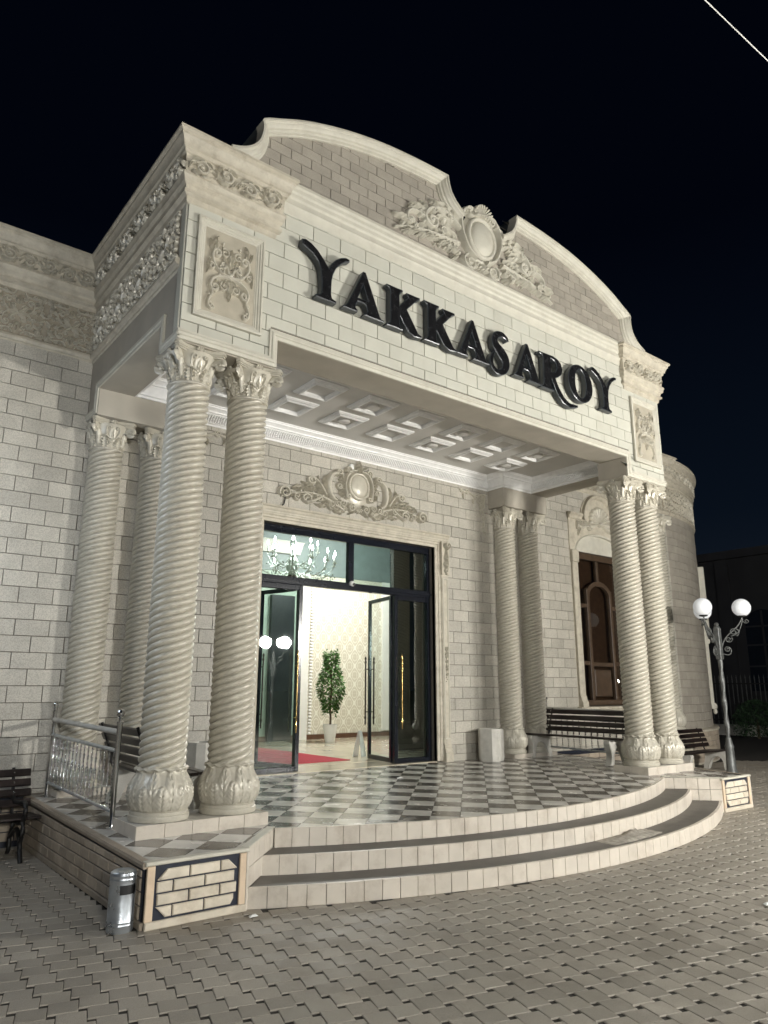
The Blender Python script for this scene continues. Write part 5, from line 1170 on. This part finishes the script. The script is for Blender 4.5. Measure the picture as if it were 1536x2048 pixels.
# ficus
fic = thing('potted_ficus', 'leafy green ficus in a tall white pot inside the lobby', 'potted plant', (6.50, 6.95, LZ))
MB().lathe([(0.095, 0.0), (0.10, 0.01), (0.15, 0.34), (0.152, 0.37), (0.14, 0.37), (0.135, 0.33), (0.0, 0.33)], 28).build('pot', 'potw', fic, smooth=40)
MB().tube(catm([(0, 0, 0.3), (0.015, 0.01, 0.5), (-0.01, 0.0, 0.75), (0.01, -0.01, 1.1), (0, 0, 1.5)], 4), 0.022, 8).build('trunk', 'bark', fic, smooth=60)
lf = MB(); rnd = random.Random(3)
for k in range(2100):
    z = 0.66 + 1.18 * rnd.random(); t = (z - 0.62) / 1.18; rr = 0.185 * (0.55 + 0.6 * sin(pi * (0.15 + 0.75 * t))) * (0.35 + 0.75 * sqrt(rnd.random())) * (1 + 0.25 * sin(7 * z)); a = rnd.uniform(0, 2 * pi)
    c_ = Vector((rr * cos(a), rr * sin(a), z + 0.06 * rnd.gauss(0, 1))); d_ = Vector((cos(a + rnd.gauss(0, 0.6)), sin(a + rnd.gauss(0, 0.6)), rnd.uniform(-1.2, 0.3))).normalized(); s_ = d_.cross(Vector((rnd.gauss(0, .4), rnd.gauss(0, .4), 1))).normalized(); ln = rnd.uniform(0.055, 0.095); w_ = ln * 0.27
    nn_ = d_.cross(s_) * ln * 0.12
    lf.add([c_, c_ + d_ * ln * 0.45 + s_ * w_ + nn_, c_ + d_ * ln, c_ + d_ * ln * 0.45 - s_ * w_ + nn_, c_ + d_ * ln * 0.5], [(0, 4, 1), (1, 4, 2), (2, 4, 3), (3, 4, 0)])
lf.build('crown', 'leaf', fic, smooth=None)
# white folding floor board just inside the right leaf
af = thing('folding_floor_board', 'small white folding board standing inside the open right door leaf', 'floor board', (5.20, 4.15, LZ), radians(20))
af.scale = (0.66, 0.66, 0.66)
for s in (1, -1):
    me = MB().add([(-0.11, s * 0.14, 0), (0.11, s * 0.14, 0), (0.07, s * 0.015, 0.62), (-0.07, s * 0.015, 0.62), (-0.11, s * 0.12, 0), (0.11, s * 0.12, 0), (0.07, s * 0.002, 0.62), (-0.07, s * 0.002, 0.62)], [(0, 1, 2, 3), (7, 6, 5, 4), (0, 3, 7, 4), (1, 5, 6, 2), (3, 2, 6, 7), (0, 4, 5, 1)])
    me.build('board_leaf', 'potw', af, smooth=None)
# chandelier
ch = thing('chandelier', 'crystal chandelier with lit candle bulbs hanging in the lobby', 'chandelier', (4.60, 5.5, 3.55))
MB().lathe([(0.008, 1.65), (0.012, 1.05), (0.05, 0.95), (0.02, 0.85), (0.06, 0.7), (0.03, 0.5), (0.09, 0.35), (0.12, 0.2), (0.05, 0.05), (0.02, -0.1)], 20).build('stem', 'crystal', ch, smooth=50)
MB().ball((0, 0, -0.02), (0.13, 0.13, 0.12), 18, 10).build('bowl', 'bronze', ch, smooth=60)
for ring_, (n_, R_, z_) in enumerate(((14, 0.80, 0.28), (8, 0.46, 0.50))):
    for k in range(n_):
        a = 2 * pi * (k + 0.3) / n_; ca, sa = cos(a), sin(a); ar = part('arm', ch)
        MB().tube(catm([(0.06 * ca, 0.06 * sa, z_ - 0.1), (R_ * 0.4 * ca, R_ * 0.4 * sa, z_ - 0.25), (R_ * 0.85 * ca, R_ * 0.85 * sa, z_ - 0.18), (R_ * ca, R_ * sa, z_)], 5), 0.009, 6).build('arm_tube', 'crystal', ar, smooth=60)
        MB().lathe([(0.035, z_), (0.04, z_ + 0.02), (0.012, z_ + 0.025), (0.012, z_ + 0.14), (0.008, z_ + 0.145)], 12, R_ * ca, R_ * sa).build('candle', 'candle', ar, smooth=40)
        MB().lathe([(0.006, z_ + 0.145), (0.017, z_ + 0.17), (0.013, z_ + 0.20), (0.002, z_ + 0.24)], 10, R_ * ca, R_ * sa).build('bulb', 'bulb', ar, smooth=60)
        cc_ = MB()
        for q in range(10): cc_.ball((R_ * ca * (0.55 + 0.05 * q) + rnd.gauss(0, 0.02), R_ * sa * (0.55 + 0.05 * q) + rnd.gauss(0, 0.02), z_ - 0.20 - 0.08 * rnd.random()), (0.012, 0.012, 0.022), 6, 4)
        cc_.build('crystals', 'crystal', ar, smooth=None, kind='stuff')
cl = bpy.data.lights.new('chandelier_light', 'POINT'); cl.energy = 45; cl.color = (0.92, 0.97, 1.0); cl.shadow_soft_size = 0.35
clo = bpy.data.objects.new('chandelier_light', cl); COL.objects.link(clo); clo.parent = ch; clo.location = (0, 0, 0.95)
# a second lobby ceiling lamp lights the wall behind the ficus
cd = thing('lobby_ceiling_lamp', 'round white ceiling lamp of the lobby above the ficus', 'ceiling lamp', (6.9, 5.9, 5.0))
MB().lathe([(0.24, 0.2), (0.26, 0.16), (0.25, 0.10), (0.18, 0.07), (0.02, 0.06)], 28).build('diffuser', 'oplit_dim', cd, smooth=50)
cl = bpy.data.lights.new('lobby_light', 'POINT'); cl.energy = 560; cl.color = (1.0, 0.975, 0.93); cl.shadow_soft_size = 0.22
clo = bpy.data.objects.new('lobby_light', cl); COL.objects.link(clo); clo.parent = cd; clo.location = (0, 0, -0.25)

# ------------------------------------------------------------------ small fittings on the facade
sc_ = thing('security_camera', 'small white round security camera on the black door transom', 'camera', (4.07, 2.86, 3.13))
MB().ball((0, 0, 0), 0.045, 14, 8).build('housing', 'potw', sc_, smooth=60); MB().lathe([(0.022, 0), (0.022, 0.02), (0.0, 0.022)], 12).build('lens', 'black', sc_, smooth=40).rotation_euler = (radians(100), 0, radians(-20))
sc_.children[-1].location = (0.012, -0.036, -0.008)
o = MB().cbox((3.905, 2.70, 4.885), (3.975, 2.76, 4.965), 0.008).build('sensor_box', 'potw', smooth=None); o['label'] = 'small white sensor box at the top of the door crest'; o['category'] = 'sensor'
o = MB().tube(catm([(2.80, 2.735, 4.42), (2.775, 2.735, 4.36), (2.79, 2.735, 4.27), (2.775, 2.735, 4.16), (2.74, 2.72, 4.125)], 5), 0.010, 6).build('hanging_cable', 'black', smooth=60); o['label'] = 'short black cable hanging below the left tip of the door crest'; o['category'] = 'cable'

# ------------------------------------------------------------------ benches
def slat_box(mb, x0, x1, y, z, w, t, tilt):
    c, s = cos(tilt), sin(tilt); b = 0.008
    prof = [(-w / 2 + b, -t / 2), (w / 2 - b, -t / 2), (w / 2, -t / 2 + b), (w / 2, t / 2 - b), (w / 2 - b, t / 2), (-w / 2 + b, t / 2), (-w / 2, t / 2 - b), (-w / 2, -t / 2 + b)]
    vs = [(x, y + a * c - q * s, z + a * s + q * c) for x in (x0, x1) for a, q in prof]
    return mb.add(vs, [tuple(range(7, -1, -1)), tuple(range(8, 16))] + [(i, (i + 1) % 8, 8 + (i + 1) % 8, 8 + i) for i in range(8)])
def bench(label, loc, rz, L=1.75, legs='conc', group=None):
    b = thing('park_bench', label, 'bench', loc, rz, group); b.scale = (1, 0.9, 0.88)
    for k in range(5):
        slat_box(MB(), -L / 2, L / 2, -0.20 + 0.105 * k, 0.435 - 0.006 * k, 0.088, 0.032, -0.03).build('seat_slat', 'slat', b, smooth=None)
    for k in range(4):
        slat_box(MB(), -L / 2, L / 2, 0.295 + 0.042 * k, 0.53 + 0.105 * k, 0.085, 0.030, radians(68)).build('back_slat', 'slat', b, smooth=None)
    for x in (-L / 2 + 0.16, L / 2 - 0.16):
        if legs == 'conc':
            out = catm([(-0.27, 0.41), (-0.285, 0.36), (-0.25, 0.27), (-0.225, 0.16), (-0.25, 0.06), (-0.285, 0.0)], 3) + [(-0.17, 0.0)] + catm([(-0.155, 0.06), (-0.145, 0.17), (-0.08, 0.27), (0.0, 0.29), (0.09, 0.25), (0.16, 0.15), (0.205, 0.04), (0.225, 0.0)], 3) + [(0.33, 0.0)] + catm([(0.315, 0.08), (0.28, 0.2), (0.27, 0.30), (0.285, 0.41)], 3)
            MB().prism(out, lambda u, v, h: (x + h, u, v), -0.055, 0.055, 0.012).build('leg', 'conc', b, smooth=None)
        else:
            mb = MB()
            for pts in ([(x, -0.22, 0.41), (x, -0.26, 0.30), (x, -0.20, 0.18), (x, -0.25, 0.07), (x, -0.30, 0.0)], [(x, 0.24, 0.41), (x, 0.20, 0.30), (x, 0.28, 0.18), (x, 0.26, 0.07), (x, 0.32, 0.0)], [(x, -0.22, 0.40), (x, 0.0, 0.36), (x, 0.24, 0.40)], [(x, -0.20, 0.18), (x, 0.0, 0.30), (x, 0.27, 0.18)], [(x, -0.25, 0.42), (x, -0.30, 0.52), (x, -0.22, 0.60), (x, -0.05, 0.58), (x, 0.2, 0.56), (x, 0.33, 0.60)]):
                mb.tube(catm(pts, 5), 0.022, 8)
            mb.build('leg', 'iron', b, smooth=60)
        mb = MB(); mb.tube(catm([(x, 0.20, 0.40), (x, 0.30, 0.43), (x, 0.345, 0.60), (x, 0.455, 0.90)], 5), 0.016, 8); mb.build('back_bracket', 'iron', b, smooth=60)
        bt = MB()
        for k in range(4): bt.ball((x, 0.272 + 0.042 * k, 0.53 + 0.105 * k + 0.006), 0.010, 8, 5)
        bt.build('bolts', 'chrome', b, smooth=60, kind='stuff')
    return b
bench('dark slatted bench with white concrete legs on the porch behind the right columns', (7.74, 1.70, ZF(1.7)), -pi / 2, 1.85)
bench('dark slatted bench on the porch behind the chrome railing and left columns', (0.60, 1.25, ZF(1.25)), pi / 2 - 0.05, 1.5)
bench('dark slatted bench with black iron legs by the left wall at the frame edge', (-1.13, 2.13, 0.0), 0.0, 1.75, 'iron')
bench('dark slatted bench with concrete legs beside the rotunda and lamp post', (12.02, 1.99, 0.0), 0.0, 1.75)
# ------------------------------------------------------------------ octagonal planters
def octbox(label, x, y):
    t = thing('octagonal_litter_box', label, 'litter box', (x, y, ZF(y)), radians(18))
    oc = [(0.23 * cos(pi / 8 + k * pi / 4) / cos(pi / 8), 0.23 * sin(pi / 8 + k * pi / 4) / cos(pi / 8)) for k in range(8)]
    sq = [(sx_ * a, sy_ * b) for sx_, sy_, a, b in ((1, -1, .21, .12), (1, 1, .21, .12), (1, 1, .12, .21), (-1, 1, .12, .21), (-1, 1, .21, .12), (-1, -1, .21, .12), (-1, -1, .12, .21), (1, -1, .12, .21))]
    vs = [(u * 0.94, v * 0.94, 0) for u, v in sq] + [(u, v, 0.05) for u, v in sq] + [(u, v, 0.47) for u, v in sq] + [(u * 0.96, v * 0.96, 0.49) for u, v in sq] + [(u * 0.80, v * 0.80, 0.49) for u, v in sq] + [(u * 0.78, v * 0.78, 0.30) for u, v in sq]
    fs = [(k * 8 + i, k * 8 + (i + 1) % 8, k * 8 + 8 + (i + 1) % 8, k * 8 + 8 + i) for k in range(5) for i in range(8)] + [tuple(range(40, 48)), tuple(range(7, -1, -1))]
    t.scale = (0.84, 0.84, 1.0); MB().add(vs, fs).build('body', 'conc', t, smooth=25); MB().prism([(u * 0.765, v * 0.765) for u, v in sq], flatmap, 0.31, 0.315).build('liner', 'black', t, smooth=None)
octbox('pale concrete octagonal litter box beside the right rear columns', 6.56, 2.45)
octbox('pale concrete octagonal litter box behind the left front columns', XR - 6.56, 2.45)
# ------------------------------------------------------------------ railings
def railing(label, x):
    t = thing('metal_railing', label, 'railing', (x, 0, 0))
    ya, yb = 0.56, 2.66
    for y in (ya, yb):
        z = ZF(y)
        p = MB().lathe([(0.045, 0), (0.045, 0.008), (0.026, 0.014), (0.022, 0.03), (0.022, 0.84), (0.030, 0.85), (0.030, 0.865), (0.018, 0.875), (0.018, 0.89), (0.028, 0.895), (0.020, 0.905)], 18, 0, y, z).build('post', 'chrome', t, smooth=40)
        MB().ball((0, y, z + 0.935), 0.036, 18, 12).build('ball_finial', 'chrome', p, smooth=70)
    for z, r, m_ in ((0.775, 0.025, 'conc'), (0.62, 0.018, 'steel'), (0.13, 0.016, 'steel')):
        MB().tube([(0, ya + 0.02, ZF(ya) + z), (0, yb - 0.02, ZF(yb) + z)], r, 12).build('rail', m_, t, smooth=60)
    n_ = 17
    for k in range(n_):
        y = ya + (yb - ya) * (k + 0.7) / (n_ + 0.4); z0 = ZF(y) + 0.13; z1 = ZF(y) + 0.62; pr = []
        for i in range(49):
            q = i / 48; r = 0.0070 + 0.0028 * sin(i * 1.9); 
            if abs(q - 0.5) < 0.07: r += 0.006
            if abs(q - 0.25) < 0.025 or abs(q - 0.75) < 0.025: r += 0.003
            pr.append((r, q * (z1 - z0)))
        MB().lathe(pr, 8, 0, y, z0).build('baluster', 'chrome', t, smooth=60)
railing('chrome railing with ball finials and twisted balusters beside the left columns', -0.04)
railing('chrome railing behind the porch bench on the right', XR + 0.04)
# ------------------------------------------------------------------ steel litter bin
bn = thing('steel_litter_bin', 'galvanised cylindrical litter bin against the brick pedestal corner', 'litter bin', (-0.335, -0.63, 0.0), radians(-75)); bn.scale = (0.84, 0.84, 0.84)
seg = 48; zz = [0.0, 0.012, 0.05, 0.055, 0.062, 0.075, 0.08, 0.087, 0.32, 0.365, 0.37, 0.376, 0.40, 0.405, 0.41, 0.425]
rr_ = [0.098, 0.104, 0.104, 0.107, 0.104, 0.104, 0.107, 0.104, 0.104, 0.104, 0.107, 0.104, 0.104, 0.107, 0.104, 0.100]
zz = [0.0, 0.012, 0.05, 0.055, 0.062, 0.075, 0.08, 0.087, 0.285, 0.355, 0.385, 0.39, 0.396, 0.415, 0.42, 0.427, 0.44]
rr_ = [0.098, 0.104, 0.104, 0.107, 0.104, 0.104, 0.107, 0.104, 0.104, 0.104, 0.104, 0.107, 0.104, 0.104, 0.107, 0.104, 0.100]
vs = [(r * cos(2 * pi * j / seg), r * sin(2 * pi * j / seg), z) for z, r in zip(zz, rr_) for j in range(seg)]
fs = [(i * seg + j, i * seg + (j + 1) % seg, (i + 1) * seg + (j + 1) % seg, (i + 1) * seg + j) for i in range(len(zz) - 1) for j in range(seg) if not (i == 8 and (j < 5 or j >= 42))]
fs += [tuple(range(seg - 1, -1, -1))]
MB().add(vs, fs).build('drum', 'steel', bn, smooth=50)
MB().lathe([(0.101, 0.44), (0.085, 0.452), (0.04, 0.458), (0.005, 0.459)], 40).build('lid', 'steel', bn, smooth=50)
MB().lathe([(0.094, 0.02), (0.094, 0.40)], 40, caps=False).build('liner', 'black', bn, smooth=50)
# ------------------------------------------------------------------ litter scraps
for (x, y, z, lb) in ((0.52, -0.92, 0.004, 'white paper scrap on the pavers by the bottom step'), (3.98, 1.62, ZF(1.62) + 0.003, 'white paper scrap on a floor tile in front of the right door'), (3.75, -3.05, 0.004, 'tiny white scrap on the pavers at lower right')):
    mb = MB(); s_ = 0.035 if z < 0.1 else 0.05
    mb.add([(x - s_, y - 0.012, z), (x + s_, y - 0.02, z + 0.004), (x + s_ * 0.8, y + 0.015, z + 0.012), (x - s_ * 0.7, y + 0.02, z + 0.006), (x, y, z + 0.016)], [(0, 1, 4), (1, 2, 4), (2, 3, 4), (3, 0, 4)])
    o = mb.build('paper_scrap', 'paper', smooth=None); o['label'] = lb; o['category'] = 'paper scrap'

# ------------------------------------------------------------------ lamp posts
def lamp_post(label, x, y, arms, lit, H=3.08, R=0.40, group=None):
    t = thing('lamp_post', label, 'lamp post', (x, y, 0), 0, group)
    MB().lathe([(0.12, 0), (0.12, 0.08), (0.09, 0.12), (0.075, 0.5), (0.085, 0.55), (0.065, 0.60), (0.05, 0.7)], 20).build('post_base', 'lampiron', t, smooth=40)
    vs = []; sg = 20; nz = 120
    for i in range(nz + 1):
        z = 0.68 + (H - 0.95 - 0.68) * i / nz
        for j in range(sg):
            a = 2 * pi * j / sg; r = 0.040 + 0.006 * sin(2 * a - z * 16); vs.append((r * cos(a), r * sin(a), z))
    MB().add(vs, [(i * sg + j, i * sg + (j + 1) % sg, (i + 1) * sg + (j + 1) % sg, (i + 1) * sg + j) for i in range(nz) for j in range(sg)]).build('pole', 'lampiron', t, smooth=70)
    MB().cbox((-0.055, -0.055, H - 0.96), (0.055, 0.055, H - 0.36), 0.008).build('pole_head', 'lampiron', t, smooth=None)
    MB().lathe([(0.06, H - 0.36), (0.05, H - 0.33), (0.03, H - 0.32), (0.045, H - 0.29), (0.03, H - 0.26), (0.005, H - 0.25)], 16).build('cap', 'lampiron', t, smooth=50)
    for a in arms:
        ca, sa = cos(a), sin(a); g_ = part('lamp_arm', t)
        P3 = lambda l: [(ca * u, sa * u, H + v) for u, v in l]
        mb = MB(); k = R / 0.40
        sc = lambda l: [(u * k, v) for u, v in l]
        mb.tube(P3(sc(bez((0.05, -0.72), (0.12, -0.42), (0.28, -0.48), (0.40, -0.16), 14))), 0.012, 7)
        mb.tube(P3(sc(bez((0.06, -0.85), (0.20, -0.95), (0.22, -0.72), (0.12, -0.72), 10) + spiral(0.13, -0.77, 0.05, 0.012, pi / 2, 1.3, 14)[1:])), 0.010, 7)
        mb.tube(P3(sc(spiral(0.25, -0.44, 0.085, 0.015, -1.2, 1.5, 20))), 0.010, 7); mb.tube(P3(sc(spiral(0.16, -0.58, 0.06, 0.012, 0.6, -1.5, 16))), 0.010, 7)
        mb.tube(P3(sc(bez((0.20, -0.52), (0.34, -0.50), (0.36, -0.34), (0.40, -0.20), 10))), 0.009, 7); mb.tube(P3(sc(spiral(0.45, -0.24, 0.045, 0.01, pi, 1.3, 12))), 0.008, 7)
        mb.build('scrollwork', 'lampiron', g_, smooth=60)
        MB().lathe([(0.02, H - 0.17), (0.075, H - 0.155), (0.08, H - 0.135), (0.07, H - 0.13)], 20, ca * R, sa * R).build('cup', 'iron', g_, smooth=40)
        MB().ball((ca * R, sa * R, H + 0.02), 0.172, *((24, 16) if lit.startswith('oplit') else (32, 20))).build('globe', lit, g_, smooth=80)
    return t
VA = radians(-61.5)
lamp_post('grey scrolled lamp post with white globes beside the rotunda', 11.61, 1.15, [VA, VA + radians(118), VA - radians(118)], 'opal', H=3.105, R=0.47)
lamp_post('lit globe lamp post at the left edge of the frame', -2.05, 0.55, [radians(20), radians(200)], 'oplit_l', H=2.97, R=0.38)
lamp_post('lit twin globe lamp post across the plaza, mirrored in the left door pane', 8.62, -7.2, [radians(35), radians(215)], 'oplit', H=2.88, R=0.29)
lamp_post('unseen lit twin globe lamp post added behind the camera to soften the shadows', 3.2, -12.2, [radians(10), radians(190)], 'oplit_c', H=3.1, R=0.30)  # lamp added as fill, softens the column shadows
lamp_post('lit twin globe lamp post behind the camera on the left', -2.9, -12.0, [radians(-20), radians(160)], 'oplit_b', H=3.1, R=0.30)
for (x_, y_, lb) in ((45.8, -23.7, 'nearest'), (47.6, -23.9, 'middle'), (49.3, -23.7, 'farthest')):
    lamp_post('far lit globe lamp mirrored in the side window, %s of its row' % lb, x_, y_, [0.5], 'oplit_far', H=2.15, R=0.30, group='far lamp row')

# ------------------------------------------------------------------ dark surroundings on the right
fb = thing('neighbouring_building', 'dark neighbouring building with arched windows in the night background', 'building', (0, 0, 0))
MB().box((30, 2, -0.05), (42, 40, 7.3)).build('wall', 'bgwall', fb, smooth=None)
MB().box((29.7, 1.8, 7.3), (42.2, 40.2, 7.65)).build('eaves', 'bgwall', fb, smooth=None)
MB().box((29.86, 9.75, 0), (29.99, 10.35, 7.29)).build('pilaster', 'bgwall', fb, smooth=None)
for yc in (4.2, 8.55, 12.5, 16.5):
    w = part('window', fb); out = [(yc - 0.75, 1.5), (yc + 0.75, 1.5), (yc + 0.75, 4.2)] + [(yc + 0.75 * cos(pi * i / 12), 4.2 + 0.75 * sin(pi * i / 12)) for i in range(1, 12)] + [(yc - 0.75, 4.2)]
    MB().prism(out, sidemap(30.0), -0.02, 0.01).build('pane', 'bgdark', w, smooth=None)
    for (a, b, c_, d_) in ((yc - 0.04, 1.5, yc + 0.04, 4.9), (yc - 0.75, 2.5, yc + 0.75, 2.57), (yc - 0.75, 3.4, yc + 0.75, 3.47), (yc - 0.75, 4.2, yc + 0.75, 4.27)): MB().prism(rect(a, b, c_, d_), sidemap(30.0), 0.011, 0.05).build('glazing_bar', 'bgwall', w, smooth=None)
fe = thing('iron_fence', 'dark iron picket fence on a low kerb beyond the lamp post', 'fence', (0, 0, 0))
MB().box((23.9, 1.0, -0.05), (24.25, 22, 0.35)).build('kerb', 'conc', fe, smooth=None)
for z in (0.5, 1.75): MB().box((24.03, 1.0, z), (24.07, 22, z + 0.04)).build('rail', 'iron', fe, smooth=None)
pk = MB(); pk.box((-0.012, -0.012, 0.36), (0.012, 0.012, 1.95)); pk.add([(-0.03, 0, 1.97), (0, -0.02, 1.97), (0.03, 0, 1.97), (0, 0.02, 1.97), (0, 0, 2.10), (0, 0, 1.93)], [(0, 1, 4), (1, 2, 4), (2, 3, 4), (3, 0, 4), (1, 0, 5), (2, 1, 5), (3, 2, 5), (0, 3, 5)])
pkm = pk.mesh('picket')
for k in range(130): link('picket', pkm, 'lampiron', fe, loc=(24.05, 1.1 + k * 0.16, 0))
sh = thing('dark_shrub', 'dark rounded shrub in front of the iron fence', 'shrub', (22.9, 5.9, 0))
mb = MB(); rnd = random.Random(5)
for k in range(2600):
    a = rnd.uniform(0, 2 * pi); z = rnd.random(); r = 0.75 * sqrt(max(0, 1 - (1.5 * z - 0.5) ** 2)) * (0.55 + 0.45 * rnd.random()) * (1 + 0.2 * sin(3 * a)); c_ = Vector((r * cos(a), r * sin(a), 0.08 + 1.15 * z)); d_ = Vector((rnd.gauss(0, 1), rnd.gauss(0, 1), rnd.gauss(0, 1))).normalized(); s_ = d_.orthogonal().normalized()
    mb.add([c_, c_ + d_ * 0.04 + s_ * 0.02, c_ + d_ * 0.08, c_ + d_ * 0.04 - s_ * 0.02], [(0, 1, 2, 3)])
mb.build('foliage', 'shrub', sh, smooth=None); MB().lathe([(0.05, 0), (0.03, 0.6)], 10).build('stem', 'bark', sh)
# overhead cable
d1 = Vector((0.84546983, 0.35634352, 0.92725821)); d2 = Vector((0.92656218, 0.31787243, 0.84529276)); p1 = CPOS + d1 * 8.6; p2 = CPOS + d2 * 9.4
o = MB().tube([p1 + (p1 - p2) * 2.0, p1, p2, p2 + (p2 - p1) * 10], 0.007, 8).build('overhead_cable', 'cable', smooth=70); o['label'] = 'pale overhead cable crossing the night sky at upper right'; o['category'] = 'cable'
